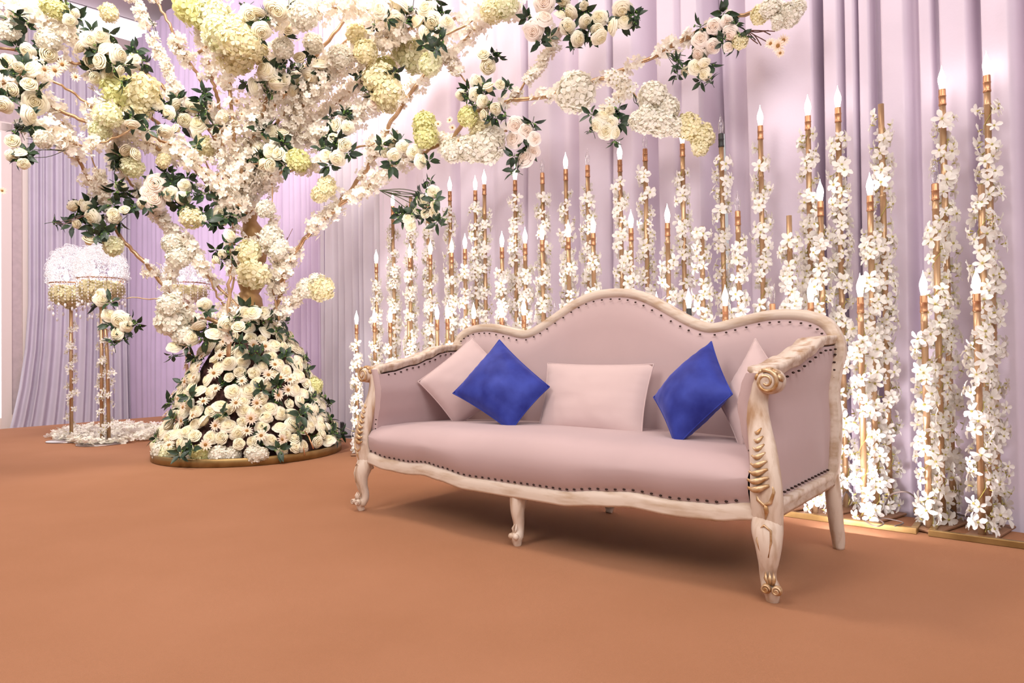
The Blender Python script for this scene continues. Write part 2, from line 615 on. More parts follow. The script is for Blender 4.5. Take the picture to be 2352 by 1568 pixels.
wall_box(mb, CORNER, W1D, W1N, s2a, s2b, 5.52, 5.6, 0.06)
wall_box(mb, CORNER, W1D, W1N, s2a, s2b, 4.9, 5.05, 0.06)
mb.build('window_frame', 'trim', wo2, smooth=False)
mb = MB()
st = s_on_w1(60)
wall_box(mb, CORNER, W1D, W1N, st - 0.03, st + 0.05, -0.36, 6.0, 0.05)
mb.build('trim_1', 'trim', smooth=False, kind='structure')
mb = MB()
wall_box(mb, CORNER, W1D, W1N, st, sw0 - 0.10, -0.36, -0.04, 0.05)
mb.build('baseboard_left', 'trim', smooth=False, kind='structure')


# ------------------------------------------------------------------ curtains


def curtain(name, label, base_fn, nrm, prof, mat, z0, z1, ncol, flare=0.0, group=None, thick=0.006):
    """hanging cloth; prof(u) gives (along position, fold depth) for u in 0..1"""
    zs = [z0, z0 + 0.25, z0 + 0.7, z0 + 1.3, z0 + 2.0, z0 + 2.8, z0 + 3.7, z0 + 4.7, z1 - 0.25, z1 - 0.08, z1]
    front, back = [], []
    for i in range(ncol):
        u = i / (ncol - 1)
        p, off = prof(u)
        for z in zs:
            k = 1.0 + 0.25 * math.sin(z * 1.3 + u * 9)
            if z > z1 - 0.3:
                k *= 0.45
            fx = flare * max(0.0, 1 - (z - z0) / 2.2) ** 2
            q = p + nrm * (off * k) + base_fn(u) * fx
            front.append((q.x, q.y, z))
            q = q - nrm * thick
            back.append((q.x, q.y, z))
    m = MB()
    m.grid(front, ncol, len(zs))
    m.grid(back, ncol, len(zs))
    return tag(m.build(name, mat), label, 'curtain', group)


def wide_prof(a, b, knots, amp=1.0):
    def f(u):
        px = a + (b - a) * u
        return wall_at(px) - W2N * 0.07, interp(knots, px) * amp
    return f


zero = lambda u: Vector((0, 0, 0))
H = 6.3
KN = [(860, .01), (884, .03), (905, .05), (925, .03), (938, -.05), (955, -.04), (975, .05), (1005, .055), (1030, .02), (1040, -.05), (1050, -.03), (1065, .05),
      (1090, .055), (1110, .03), (1125, .01), (1150, .05), (1195, .065), (1207, .05), (1213, -.17),
      (1216, -.17), (1221, .07), (1262, .055), (1290, -.02), (1315, -.07), (1338, .045), (1385, .06), (1405, .055), (1410, -.15),
      (1412, -.15), (1418, .07), (1455, .055), (1490, -.09), (1508, -.07), (1524, .055), (1560, .065), (1569, .03), (1577, .065), (1615, .065), (1624, -.15),
      (1627, -.16), (1640, -.10), (1665, -.075), (1692, -.11), (1716, -.12), (1726, .05), (1775, .06), (1840, .05), (1873, .045), (1884, -.15),
      (1886, -.15), (1898, -.10), (1905, .055), (1935, .06), (1948, -.03), (1954, .05), (1972, .055), (1979, -.05), (1985, .045), (2005, .045), (2014, -.06), (2022, -.04), (2040, .055),
      (2050, .055), (2085, .05), (2108, -.02), (2117, -.03), (2126, .05), (2150, .045), (2160, -.02), (2176, .05), (2230, .04), (2262, -.04), (2272, .05), (2330, .055),
      (2380, -.03), (2400, .05), (2480, .04), (2500, -.04), (2540, .05), (2640, .04), (2700, -.04), (2760, .05), (2900, .04)]
for a, b, lab in ((864, 1214, 'wide mauve curtain panel behind the candle poles left of the sofa back'),
                  (1212, 1411, 'mauve curtain panel behind the rising left shoulder of the sofa back'),
                  (1409, 1626, 'mauve curtain panel behind the hump of the sofa back'),
                  (1624, 1886, 'mauve curtain panel behind the right shoulder of the sofa back'),
                  (1883, 2900, 'broad mauve curtain panel with several folds at the right end of the wall')):
    curtain('mauve_curtain', lab, zero, W2N, wide_prof(a, b, KN, 1.35), 'drape', -0.3, H, int((b - a) / 2.6), group='mauve curtains along the back wall')


def pleats(a, b, seed, lo, hi, amp):
    r = random.Random(seed)
    kn, px = [], a
    while px < b + 30:
        kn.append((px, amp * r.uniform(0.5, 1.0)))
        px += r.uniform(lo, hi)
        kn.append((px, -amp * r.uniform(0.3, 1.0)))
        px += r.uniform(lo * 0.5, hi * 0.8)
    return kn


kg = pleats(725, 895, 3, 6, 13, 0.05)
curtain('grey_curtain', 'grey lavender finely pleated curtain between the lilac curtain and the candle poles', zero, W2N, wide_prof(728, 884, kg), 'grey_drape', -0.3, H, 110)
kl = pleats(280, 740, 5, 4, 10, 0.055)
curtain('lilac_curtain', 'lilac finely pleated curtain behind the blossom tree', zero, W2N, wide_prof(287, 732, kl), 'lilac_wash_drape', -0.34, 6.12, 260)
kw = pleats(30, 310, 9, 6, 15, 0.06)


def left_prof(u):
    px = 62 + (300 - 62) * u
    return CORNER + W1D * s_on_w1(px) + W1N * 0.14, interp(kw, px)


def left_flare(u):
    return W1D * (0.9 * (1 - u) ** 1.5) * 0.3 + W1N * 0.1


curtain('grey_curtain', 'grey lavender curtain beside the window with its hem flaring out', left_flare, W1N, left_prof, 'grey_drape', -0.34, 6.0, 150, flare=1.0)

# ================================================================== sofa
S_FL, S_FR = Vector((-0.803, 3.593, 0)), Vector((0.849, 2.218, 0))
SX = (S_FR - S_FL).normalized()
S_ANG = math.atan2(SX.y, SX.x)
S_O = (S_FL + S_FR) / 2
sofa = thing('sofa', 'cream carved camelback sofa with dusty pink velvet and dark nailheads on the carpet', 'sofa', S_O, S_ANG)

LOW = [(-1.01, .255), (-.86, .232), (-.72, .226), (-.55, .238), (-.44, .230), (-.25, .210), (0, .206), (.25, .210), (.44, .230), (.55, .238), (.72, .226), (.86, .232), (1.01, .255)]


def yf(x):
    return -0.045 * math.cos(min(abs(x) / 1.05, 1) * math.pi / 2) ** 1.3 + 0.012 * math.cos(abs(x) * 9.0) * (1 if abs(x) < 1 else 0)


XS = [-1.01 + 2.02 * i / 80 for i in range(81)]


def low(x):
    return float(interp(LOW, x))


# front rail (moulded)
prof = [(-.022, -.028), (.022, -.028), (.026, -.018), (.022, -.008), (.026, .004), (.020, .014), (.016, .026), (-.020, .028)]
prof = [(-a, b) for a, b in prof]           # a is along -y (outwards)
mb = MB()
mb.sweep([(x, yf(x) + .012, low(x) + .028) for x in XS], prof, (0, 1, 0))
mb.build('front_rail', 'rail_wood', sofa)


# seat cushion, one upholstered volume
def seat_pt(x, t):
    """t 0..1 across: nail line - bulging front - top - back"""
    e = min(1.0, (1.0 - abs(x)) / 0.10)
    e = max(e, 0.0) ** 0.5
    f = yf(x)
    zn = low(x) + .054
    top = .440 + .026 * (1 - (x / 1.0) ** 2)
    k = [(0.0, f + .010, zn), (.12, f - .014 * e, zn + .035), (.28, f - .026 * e, zn + .085), (.42, f - .020 * e, .395),
         (.52, f + .014, top - .022), (.60, f + .070, top), (.75, f + .25, top + .003), (1.0, .70, top - .016)]
    for (a, y0, z0), (b, y1, z1) in zip(k[:-1], k[1:]):
        if t <= b + 1e-9:
            u = (t - a) / (b - a)
            return y0 + (y1 - y0) * u, z0 + (z1 - z0) * u
    return k[-1][1:]


TS = [0, .06, .12, .2, .28, .35, .42, .47, .52, .56, .6, .67, .75, .85, 1.0]
mb = MB()
P = []
for x in XS:
    xx = x * 0.985
    for t in TS:
        y, z = seat_pt(xx, t)
        P.append((xx, y, z))
mb.grid(P, len(XS), len(TS))
mb.build('seat', 'velvet', sofa)
# underside board
mb = MB()
mb.box((0, .37, .285), (1.98, .66, .02))
mb.build('seat_base', 'black', sofa, smooth=False)

# back outline (outer edge of the rail), right half measured, mirrored
OUT_R = [(1.085, .27), (1.10, .40), (1.102, .53), (1.092, .64), (1.102, .74), (1.115, .80), (1.105, .865), (1.06, .935), (.98, .975), (.88, .988), (.79, .984),
         (.68, .963), (.60, .945), (.545, .940), (.49, .953), (.41, .990), (.31, 1.046), (.21, 1.098), (.11, 1.130), (0.0, 1.139)]
OUT = OUT_R + [(-x, z) for x, z in reversed(OUT_R[:-1])]


def back_y(z):
    return .665 + .14 * max(0, z - .40)


rail_in = 0.022
path = spline(OUT, 150)
cen = []
for i, p in enumerate(path):
    t = path[min(i + 1, 149)] - path[max(i - 1, 0)]
    t /= np.linalg.norm(t)
    nin = np.array([-t[1], t[0]])
    c = p + nin * rail_in
    cen.append((c[0], back_y(c[1]) + .025, c[1]))
pr = [(-.035, -.024), (-.030, -.010), (-.038, .000), (-.030, .010), (-.026, .022), (.02, .024), (.034, .012), (.034, -.016), (.02, -.026)]
mb = MB()
mb.sweep(cen, pr, (0, 1, 0))
mb.build('back_rail', 'rail_wood', sofa)


def out_top(x):
    """inner top of the upholstery at x"""
    best = None
    for a, b in zip(path[:-1], path[1:]):
        if a[1] > .80 and b[1] > .80 and (a[0] - x) * (b[0] - x) <= 0 and abs(a[0] - b[0]) > 1e-9:
            t = (x - a[0]) / (b[0] - a[0])
            z = a[1] + (b[1] - a[1]) * t
            best = z if best is None else max(best, z)
    return best if best is not None else .87


mb = MB()
nx, nz = 90, 16
P, Q = [], []
for i in range(nx):
    x = -1.075 + 2.15 * i / (nx - 1)
    zt = out_top(x) - .035
    for j in range(nz):
        v = j / (nz - 1)
        z = .30 + (zt - .30) * v
        puff = .030 * math.sin(min(1, (1 - v) * 7) * math.pi / 2) * min(1, (1.08 - abs(x)) / .12)
        P.append((x, back_y(z) + .005 - puff, z))
        Q.append((x, back_y(z) + .045, z))
mb.grid(P, nx, nz)
mb.build('backrest', 'velvet', sofa)
mb = MB()
mb.grid(Q, nx, nz)
mb.build('back_panel', 'velvet', sofa)


# arms
def arm_top(y):
    return float(interp([(0.05, .735), (.12, .742), (.30, .772), (.44, .806), (.52, .836), (.60, .846), (.76, .852)], y))


def arm_x(y, z):
    """outer face of the arm"""
    xf = float(interp([(.25, 1.052), (.36, 1.056), (.45, 1.052), (.55, 1.026), (.63, 1.014), (.70, 1.03), (.75, 1.05)], z))
    xb = float(interp([(.27, 1.075), (.40, 1.085), (.53, 1.088), (.64, 1.08), (.74, 1.09), (.85, 1.10)], z))
    t = max(0, min(1, y / .74))
    return xf + (xb - xf) * t


for s in (-1, 1):
    ny, nz = 18, 14
    Po, Pi, Pt = [], [], []
    for i in range(ny):
        y = .03 + .70 * i / (ny - 1)
        zt = arm_top(y) - .02
        zb = .300 + .02 * y
        for j in range(nz):
            v = j / (nz - 1)
            z = zb + (zt - zb) * v
            bul = .010 * math.sin(v * math.pi) * math.sin(i / (ny - 1) * math.pi)
            Po.append((s * (arm_x(y, z) + bul - .012), y, z))
            zi = .36 + (zt - .36) * v
            Pi.append((s * (arm_x(y, zi) - .072 - bul * 2.0), y, zi))
    mb = MB()
    mb.grid(Po, ny, nz)
    mb.build('arm_panel', 'velvet', sofa)
    mb = MB()
    mb.grid(Pi, ny, nz)
    mb.build('arm_pad', 'velvet', sofa)
    mb = MB()
    front = []
    for j in range(nz):
        v = j / (nz - 1)
        z = .30 + (arm_top(.03) + .005 - .30) * v
        for q in range(6):
            front.append((s * (arm_x(.03, z) - .012 - .060 * q / 5), .03 - .012 * math.sin(q / 5 * math.pi), z))
    mb.grid(front, nz, 6)
    mb.build('arm_front', 'velvet', sofa)
    # arm rail
    ys = [.06 + .70 * i / 40 for i in range(41)]
    pts, sc = [], []
    for y in ys:
        pts.append((s * (arm_x(y, arm_top(y)) - .036), y, arm_top(y)))
        w = float(interp([(.05, 1.0), (.5, 1.05), (.55, 1.05), (.58, .72), (.76, .75)], y))
        sc.append((w, 1.0 if y < .55 else .9))
    pr = [(-.042, -.024), (-.044, -.010), (-.036, -.002), (-.037, .010), (-.024, .020), (-.020, .014), (-.008, .020), (.008, .020), (.020, .014), (.024, .020), (.037, .010), (.036, -.002), (.044, -.010), (.042, -.024)]
    mb = MB()
    mb.sweep(pts, [(a * s, b * s) for a, b in pr] if s > 0 else [(a, b) for a, b in pr], (1, 0, 0), sc)
    yb = .54
    mb.build('arm_rail', 'wood', sofa)
    # side rail
    mb = MB()
    ys2 = [.03 + .71 * i / 10 for i in range(11)]
    mb.sweep([(s * (arm_x(y, .28) - .006), y, .276 + .022 * y) for y in ys2], [(.020, -.03), (.024, -.012), (.017, .0), (.022, .012), (.012, .028), (-.02, .028), (-.02, -.03)], (s, 0, 0))
    mb.build('side_rail', 'rail_wood', sofa)
    # front post, S curved
    pk = [(1.046, .010, .215, .046), (1.050, .002, .27, .052), (1.052, -.008, .34, .054), (1.050, -.008, .41, .050), (1.040, .004, .48, .046), (1.024, .020, .55, .041),
          (1.012, .034, .61, .038), (1.010, .042, .66, .038), (1.018, .046, .70, .042), (1.034, .046, .730, .042)]
    sp = spline(pk, 44)
    mb = MB()
    mb.tube([(s * p[0], p[1], p[2]) for p in sp], [p[3] for p in sp], 16, squash=[(.66, 1.0)] * 44)
    post = mb.build('arm_post', 'wood', sofa)
    # rolled scroll at the top: a short drum across the arm end with a spiral ridge
    mb = MB()
    ax = Matrix.Rotation(R(90), 4, 'X') @ Matrix.Rotation(0, 4, 'Z')
    c = Vector((s * 1.056, .040, .712))
    vs = []
    for k in range(20):
        a = 2 * math.pi * k / 20
        for (rr, yy) in ((.0, -.040), (.014, -.046), (.026, -.042), (.034, -.034), (.041, -.022), (.043, .0), (.042, .03), (.03, .05), (0, .055)):
            vs.append(c + Vector((rr * math.cos(a), yy, rr * math.sin(a))))
    mb.grid(vs, 20, 9, True)
    mb.build('arm_scroll', 'wood', post)
    mb = MB()
    sp2 = []
    for k in range(30):
        a = R(110) - s * R(620) * k / 29
        rr = .040 * (1 - k / 29 * .82)
        sp2.append((c.x + rr * math.cos(a) * 1, c.y - .040 - .006 * (k / 29), c.z + rr * math.sin(a)))
    mb.tube(sp2, [.0075 * (1 - .5 * k / 29) for k in range(30)], 6)
    for k in range(5):        # small leaf lobes lapping over the drum
        a = R(20 + k * 34)
        mb.ball((c.x + .040 * math.cos(a) * s, c.y - .012, c.z + .040 * math.sin(a)), .016, 8, 5, (1, 1.5, .55), Matrix.Rotation(-s * (a - R(90)), 3, 'Y'))
    mb.build('scroll_carving', 'gilt', post, label='gilded carved scroll')
    # acanthus carving down the post
    mb = MB()
    for k in range(8):
        z = .560 - k * .0255
        p = spline([(q[2], q[0], q[1], q[3]) for q in reversed(pk)], 60)
        q = min(p, key=lambda q: abs(q[0] - z))
        w = .010 + .0042 * min(k, 6)
        x0 = s * (q[1] + q[3] * .42)
        yy = q[2] - q[3] * .62
        pts = []
        for m_ in range(9):
            t = m_ / 8
            pts.append((x0 - s * w * 1.9 * t ** .8, yy - .006 * math.sin(t * math.pi) - .008 * t, z - .028 * math.sin(t * math.pi * .62) + .014 * t))
        mb.tube(pts, [max(.002, (.004 + .0065 * math.sin(min(1, m_ / 8 * 1.15) * math.pi)) * (.6 + k * .08)) for m_ in range(9)], 6)
    mb.tube([(s * 1.075, -.030, .40), (s * 1.085, -.034, .36), (s * 1.075, -.038, .325), (s * 1.055, -.040, .315), (s * 1.035, -.039, .33), (s * 1.03, -.036, .36)],
            [.004, .006, .007, .007, .006, .003], 6)
    mb.tube([(s * 1.058, -.038, .318), (s * 1.062, -.036, .295), (s * 1.056, -.032, .268)], [.009, .008, .002], 6)
    mb.build('leaf_carving', 'gilt', post, label='gilded acanthus carving')
    # front leg: cabriole with scroll foot
    lk = [(1.046, .012, .262, .050), (1.052, -.006, .225, .050), (1.058, -.016, .180, .042), (1.056, -.012, .130, .033), (1.050, -.002, .090, .027), (1.052, -.002, .062, .026),
          (1.064, -.014, .040, .030), (1.068, -.016, .022, .024), (1.066, -.010, .0, .020)]
    sp = spline(lk, 36)
    mb = MB()
    mb.tube([(s * p[0], p[1], max(p[2], 0.0)) for p in sp], [p[3] for p in sp], 14, squash=[(1.0, .85)] * 36)
    leg = mb.build('leg', 'wood', sofa)
    mb = MB()
    for d in (-1, 1):
        mb.ball((s * 1.074 + d * .017, -.036, .047), .017, 10, 6)
        pts = [(s * 1.074 + d * .017 + .015 * math.cos(a) * (1 - k / 24), -.050, .047 + .015 * math.sin(a) * (1 - k / 24)) for k, a in enumerate([j * .5 for j in range(18)])]
        mb.tube(pts, .0035, 5)
    for k in (-1, 0, 1):
        mb.tube([(s * 1.07 + k * .006, -.034, .062), (s * 1.068 + k * .014, -.036, .08), (s * 1.064 + k * .012, -.028, .10)], [.007, .006, .001], 6)
    mb.tube([(s * 1.055 - .018, -.040, .235), (s * 1.055 - .022, -.048, .20), (s * 1.057 - .012, -.044, .15)], [.002, .004, .002], 5)
    mb.tube([(s * 1.055 - .018, -.040, .235), (s * 1.056, -.046, .252), (s * 1.055 + .020, -.040, .235), (s * 1.057 + .020, -.046, .20), (s * 1.057 + .010, -.044, .15)], [.003, .004, .004, .004, .002], 5)
    mb.build('foot_carving', 'gilt' if s > 0 else 'wood', leg, label='worn gilt scroll foot')
    # back leg
    lk = [(1.070, .690, .31, .026), (1.072, .692, .26, .029), (1.074, .704, .18, .030), (1.076, .722, .10, .028), (1.078, .738, .04, .026), (1.078, .742, .0, .022)]
    sp = spline(lk, 20)
    mb = MB()
    mb.tube([(s * p[0], p[1], max(0, p[2])) for p in sp], [p[3] for p in sp], 10)
    mb.build('leg', 'wood', sofa)
# middle legs
for (x, y0) in ((0.0, -.03), (0.0, .70)):
    d = 1 if y0 < .3 else -.3
    lk = [(0, .02 * d, .25, .040), (0, .005, .21, .038), (0, -.004 * d, .15, .031), (0, .004, .09, .024), (0, .002, .06, .024), (0, -.010 * d, .038, .028), (0, -.010 * d, .02, .022), (0, -.006, .0, .017)]
    sp = spline(lk, 30)
    mb = MB()
    mb.tube([(x + p[0], y0 + p[1] + .02, max(0, p[2])) for p in sp], [p[3] for p in sp], 12)
    leg = mb.build('leg', 'wood', sofa)
    if y0 < .3:
        mb = MB()
        for dd in (-1, 1):
            mb.ball((x + dd * .013, y0 - .012, .043), .014, 8, 5)
            mb.tube([(x + dd * .004, y0 - .006, .058), (x + dd * .010, y0 - .006, .075), (x + dd * .004, y0 + .002, .095)], [.005, .005, .001], 5)
        mb.build('foot_carving', 'wood', leg)

# nailheads: front row, arm fronts, side panels, backrest edge
mb = MB()
mb.ball((0, 0, 0), .0062, 8, 5, (1, 1, .7))
nail_me = mb.mesh('nail', 'nail')


def nail(p):
    link('nail', nail_me, sofa, Matrix.Translation(p))


x = -.985
while x <= .986:
    nail((x, yf(x) + .002, low(x) + .064))
    x += .0352
for s in (-1, 1):
    for k in range(14):                                   # along the inner arm front
        z = .38 + k * .0245
        nail((s * (arm_x(0.02, z) - .062), .028 if z < .5 else .045, z))
    for k in range(19):                                   # lower edge of the outer panel
        y = .05 + k * .0365
        nail((s * (arm_x(y, .32) - .004), y, .322 + .02 * y))
    for k in range(15):                                   # rear edge of the outer panel
        z = .36 + k * .031
        nail((s * (arm_x(.70, z) - .004), .705, z))
    for k in range(12):                                   # under the arm rail
        y = .10 + k * .054
        nail((s * (arm_x(y, arm_top(y)) - .004), y, arm_top(y) - .034))
cum, last = 0.0, None
for i in range(8, 142):
    p, q = np.array(path[i]), np.array(path[i - 1])
    cum += np.linalg.norm(p - q)
    if cum > .040:
        cum = 0
        t = path[i + 1] - path[i - 1]
        t /= np.linalg.norm(t)
        c = p + np.array([-t[1], t[0]]) * .053
        if c[1] > .80:
            nail((c[0], back_y(c[1]) - .018, c[1]))
for s in (-1, 1):                                         # inner top edge of the arm
    for k in range(13):
        y = .10 + k * .046
        nail((s * (arm_x(y, arm_top(y)) - .085), y, arm_top(y) - .030))


# cushions: quad given by four corner pixels with their depth in the sofa
SXv = Vector((math.cos(S_ANG), math.sin(S_ANG), 0))
SYv = Vector((-SXv.y, SXv.x, 0))


def sofa_pt(px, py, y):
    return on_plane(px, py, S_O + SYv * y, SYv)


def cushion(label, corners, mat, thick, seed):
    C4 = [sofa_pt(*c) for c in corners]          # order around the edge
    cen_ = sum(C4, Vector()) / 4
    nrm = (C4[2] - C4[0]).cross(C4[3] - C4[1]).normalized()
    if nrm.dot(CAM - cen_) < 0:
        nrm = -nrm
    N = 25
    front, back, seam = [], [], []
    r = random.Random(seed)
    ph = r.uniform(0, 9)
    for i in range(N):
        for j in range(N):
            u, v = i / (N - 1), j / (N - 1)
            a, b = u * 2 - 1, v * 2 - 1
            # sides draw in between the corners
            a2 = a * (1 - .05 * (1 - b * b))
            b2 = b * (1 - .05 * (1 - a * a))
            uu, vv = (a2 + 1) / 2, (b2 + 1) / 2
            p = (C4[0] * (1 - uu) + C4[1] * uu) * (1 - vv) + (C4[3] * (1 - uu) + C4[2] * uu) * vv
            h_ = (max(0, 1 - a * a) ** .62 * max(0, 1 - b * b) ** .62) ** .85
            w = noise.noise(Vector((a * 2.2 + ph, b * 2.2, seed))) * .10 + noise.noise(Vector((a * 5 + ph, b * 5, seed))) * .04
            edge = max(abs(a), abs(b))
            wr = math.sin((a if abs(b) > abs(a) else b) * 26 + ph) * .0022 * max(0, edge - .72) / .28
            hh = thick * .5 * h_ * (1 + w) + wr * (0 if edge > .999 else 1)
            front.append(p + nrm * hh)
            back.append(p - nrm * hh * .9)
    t = thing('cushion', label, 'cushion', cen_, S_ANG, 'cushions on the sofa')
    inv = (Matrix.Translation(cen_) @ Matrix.Rotation(S_ANG, 4, 'Z')).inverted()
    mb = MB()
    mb.grid([inv @ p for p in front], N, N)
    mb.grid([inv @ p for p in back], N, N)
    mb.build('cover', mat, t)
    ring = [front[i * N] for i in range(N)] + [front[(N - 1) * N + j] for j in range(N)] + [front[i * N + N - 1] for i in range(N - 1, -1, -1)] + [front[j] for j in range(N - 1, -1, -1)]
    mb = MB()
    mb.tube([inv @ p for p in ring], .0032, 5)
    mb.build('piping', mat, t)
    return t


cushion('pale pink velvet cushion standing on its corner behind the left blue cushion', [(1083, 776, .60), (1200, 885, .66), (1048, 980, .44), (960, 876, .285)], 'pink_velvet', .14, 3)
cushion('royal blue velvet cushion on its corner left of the middle cushion', [(1147, 780, .52), (1262, 888, .48), (1174, 990, .30), (1040, 903, .30)], 'blue_velvet', .18, 5)
cushion('pale pink oblong cushion lying flat against the middle of the sofa back', [(1258, 834, .62), (1502, 836, .62), (1474, 1010, .47), (1234, 992, .47)], 'pink_velvet', .15, 8)
cushion('pale pink velvet cushion standing on its corner against the right arm', [(1735, 777, .62), (1826, 905, .55), (1702, 1038, .40), (1652, 925, .52)], 'pink_velvet', .14, 11)
cushion('royal blue velvet cushion on its corner near the right arm', [(1634, 784, .58), (1682, 905, .40), (1552, 1026, .30), (1501, 912, .46)], 'blue_velvet', .20, 14)

# ================================================================== flower library


def petal_grid(nu, nv, fn):
    return [fn(-1 + 2 * i / (nu - 1), j / (nv - 1)) for i in range(nu) for j in range(nv)]


def rose_mesh(name, mat, seed, full=1.0, D=.10):
    """rose of diameter D, heart up +Z, centre of colour at the heart"""
    r = random.Random(seed)
    mb = MB()
    k = D / .10
    layers = [(3, .0045, .0205, .007, .55), (3, .0100, .0200, .009, .6), (4, .0165, .0180, .0105, .7), (4, .0235, .0130, .012, .8), (5, .0300, .0060, .013, .9), (5, .0360, -.0020, .0145, 1.0)]
    if full < .9:
        layers = [(n, R_ * .95, z + .004, lip * .75, dr * .35) for n, R_, z, lip, dr in layers[:-1]]
    for li, (n, R_, zt, lip, dr) in enumerate(layers):
        a0 = r.uniform(0, 6.28)
        for i in range(n):
            a = a0 + 2 * math.pi * i / n + r.uniform(-.15, .15)
            hw = math.pi / n * 1.32
            zj = zt + r.uniform(-.0012, .0012)
            lj = lip * r.uniform(.85, 1.15)
            tip = r.uniform(-.0015, .0025)

            def fn(u, v):
                w = max(0.0, (v - .45) / .55)
                sc = 1 - .45 * u * u
                rr = R_ * (.5 + .5 * min(1, v * 2.4)) + lj * sc * w ** 1.2 + .002 * abs(u) * (1 - w)
                z = -.022 + (zj + .022) * math.sin(min(1, v * 1.75) * math.pi / 2) + .0022 * math.sin(w * math.pi) - dr * .008 * w * w + tip * w * (1 - u * u)
                ang = a + u * hw * (1 - .18 * w)
                return (rr * k * math.cos(ang), rr * k * math.sin(ang), z * k)
            mb.grid(petal_grid(5, 6, fn), 5, 6)
    mb.ball((0, 0, .012 * k), .006 * k, 6, 5, (1, 1, 1.5))
    return mb.mesh(name, mat)


def hydrangea_mesh(name, mat, seed, n=95, flat=.85):
    """unit-diameter (1.0) head of four-petalled florets"""
    r = random.Random(seed)
    mb = MB()
    for i in range(n):
        z = 1 - 1.75 * (i + .5) / n
        ph = i * 2.39996 + r.uniform(-.2, .2)
        q = math.sqrt(max(0, 1 - z * z))
        d = Vector((q * math.cos(ph), q * math.sin(ph), z))
        c = Vector((d.x, d.y, d.z * flat)) * (.43 * r.uniform(.86, 1.15))
        T = Matrix.Translation(c) @ frame_to(d + Vector((r.uniform(-.35, .35), r.uniform(-.35, .35), r.uniform(-.35, .35))), r.uniform(0, 6))
        sz = .155 * r.uniform(.85, 1.2)
        for p in range(4):
            a = p * math.pi / 2
            ca, sa = math.cos(a), math.sin(a)
            loc = [(.02, 0, -.015), (.55, -.42, .05), (.62, .42, .07), (1.0, -.16, .16), (1.0, .2, .14)]
            vs = [T @ Vector((sz * (x * ca - y * sa), sz * (x * sa + y * ca), sz * z_)) for x, y, z_ in loc]
            mb.add(vs, [(0, 1, 2), (1, 3, 4, 2)])
    mb.ball((0, 0, 0), .34, 10, 6, (1, 1, flat))
    return mb.mesh(name, mat)


def daisy_mesh(seed, D=.075):
    r = random.Random(seed)
    mb = MB()
    for ring, (n, L_, zt) in enumerate(((13, 1.0, .10), (11, .82, .22))):
        for i in range(n):
            a = 2 * math.pi * (i + ring * .5) / n + r.uniform(-.08, .08)
            l = D / 2 * L_ * r.uniform(.88, 1.08)
            ca, sa = math.cos(a), math.sin(a)
            w = D * .055
            dz = r.uniform(-.1, .12)
            loc = [(.18 * l, -w * .5, 0), (.18 * l, w * .5, 0), (.65 * l, -w, l * (zt + dz * .4)), (.65 * l, w, l * (zt + dz * .4)), (l, 0, l * (zt * .6 + dz))]
            mb.add([(x * ca - y * sa, x * sa + y * ca, z) for x, y, z in loc], [(0, 2, 3, 1), (2, 4, 3)])
    mb.ball((0, 0, .003), D * .12, 8, 5, (1, 1, .55), mi=1)
    return mb.mesh('daisy', ['daisy', 'daisy_eye'])


def leaf_pts(L_, W, bend, fold):
    P = []
    for t, w in ((0, .06), (.25, .8), (.5, 1.0), (.75, .66), (1.0, .02)):
        for s in (-1, 0, 1):
            P.append(Vector((s * w * W / 2, L_ * t, -bend * t * t * L_ + abs(s) * w * fold)))
    return P


def spray_mesh(seed, n=6, L_=.075, W=.038, mat='leaf', stem_len=.05):
    r = random.Random(seed)
    mb = MB()
    for i in range(n):
        T = Matrix.Rotation(2 * math.pi * i / n + r.uniform(-.5, .5), 4, 'Z') @ Matrix.Rotation(r.uniform(.0, 1.0), 4, 'X') @ Matrix.Translation((0, .012, 0))
        l = L_ * r.uniform(.7, 1.2)
        mb.grid([T @ p for p in leaf_pts(l, W * r.uniform(.8, 1.15), r.uniform(.1, .5), .006)], 5, 3)
    for i in range(5):
        a = r.uniform(0, 6.28)
        e = Vector((math.cos(a) * .03, math.sin(a) * .03, r.uniform(.01, .03)))
        mb.ball(e, .006, 5, 4, mi=1)
        mb.tube([Vector((0, 0, 0)), e], .0015, 3, False, mi=1)
    mb.tube([(0, 0, -stem_len), (0, 0, .005)], .0022, 4, False)
    return mb.mesh('leaf_spray', [mat, 'fresh_leaf'])


def orchid_mesh(seed, D=.066):
    r = random.Random(seed)
    mb = MB()
    n = 5
    for i in range(n):
        a = 2 * math.pi * i / n + r.uniform(-.18, .18)
        l = D / 2 * r.uniform(.85, 1.15)
        w = l * r.uniform(.30, .42)
        up = r.uniform(.05, .55)
        tw = r.uniform(-.25, .25)
        T = Matrix.Rotation(a, 4, 'Z') @ Matrix.Rotation(-up, 4, 'Y') @ Matrix.Rotation(tw, 4, 'X')
        P = []
        for t, ww in ((.06, .18), (.4, .75), (.72, 1.0), (1.0, .42)):
            for s in (-1, 0, 1):
                P.append(T @ Vector((l * t, s * ww * w * .5 * 1.6, l * (.12 * abs(s) * ww - .28 * t * t))))
        mb.grid(P, 4, 3)
    mb.tube([(0, 0, .006), (0, 0, -.012)], [.004, .002], 5, mi=1)
    return mb.mesh('blossom', ['orchid', 'vine'])


ROSES = [rose_mesh('rose', 'rose', i, 1.0 if i % 3 else .8) for i in range(6)]
PEONY = [rose_mesh('peony', 'peony', 20 + i) for i in range(3)]
HYD = {k: [hydrangea_mesh('hydrangea', 'hyd_' + k, 40 + i, 120 if k == 'white' else 100) for i in range(2)] for k in ('white', 'cream', 'green', 'pale')}
DAISY = [daisy_mesh(i) for i in range(3)]
SPRAY = [spray_mesh(i) for i in range(4)]
ORCHID = [orchid_mesh(i) for i in range(7)]


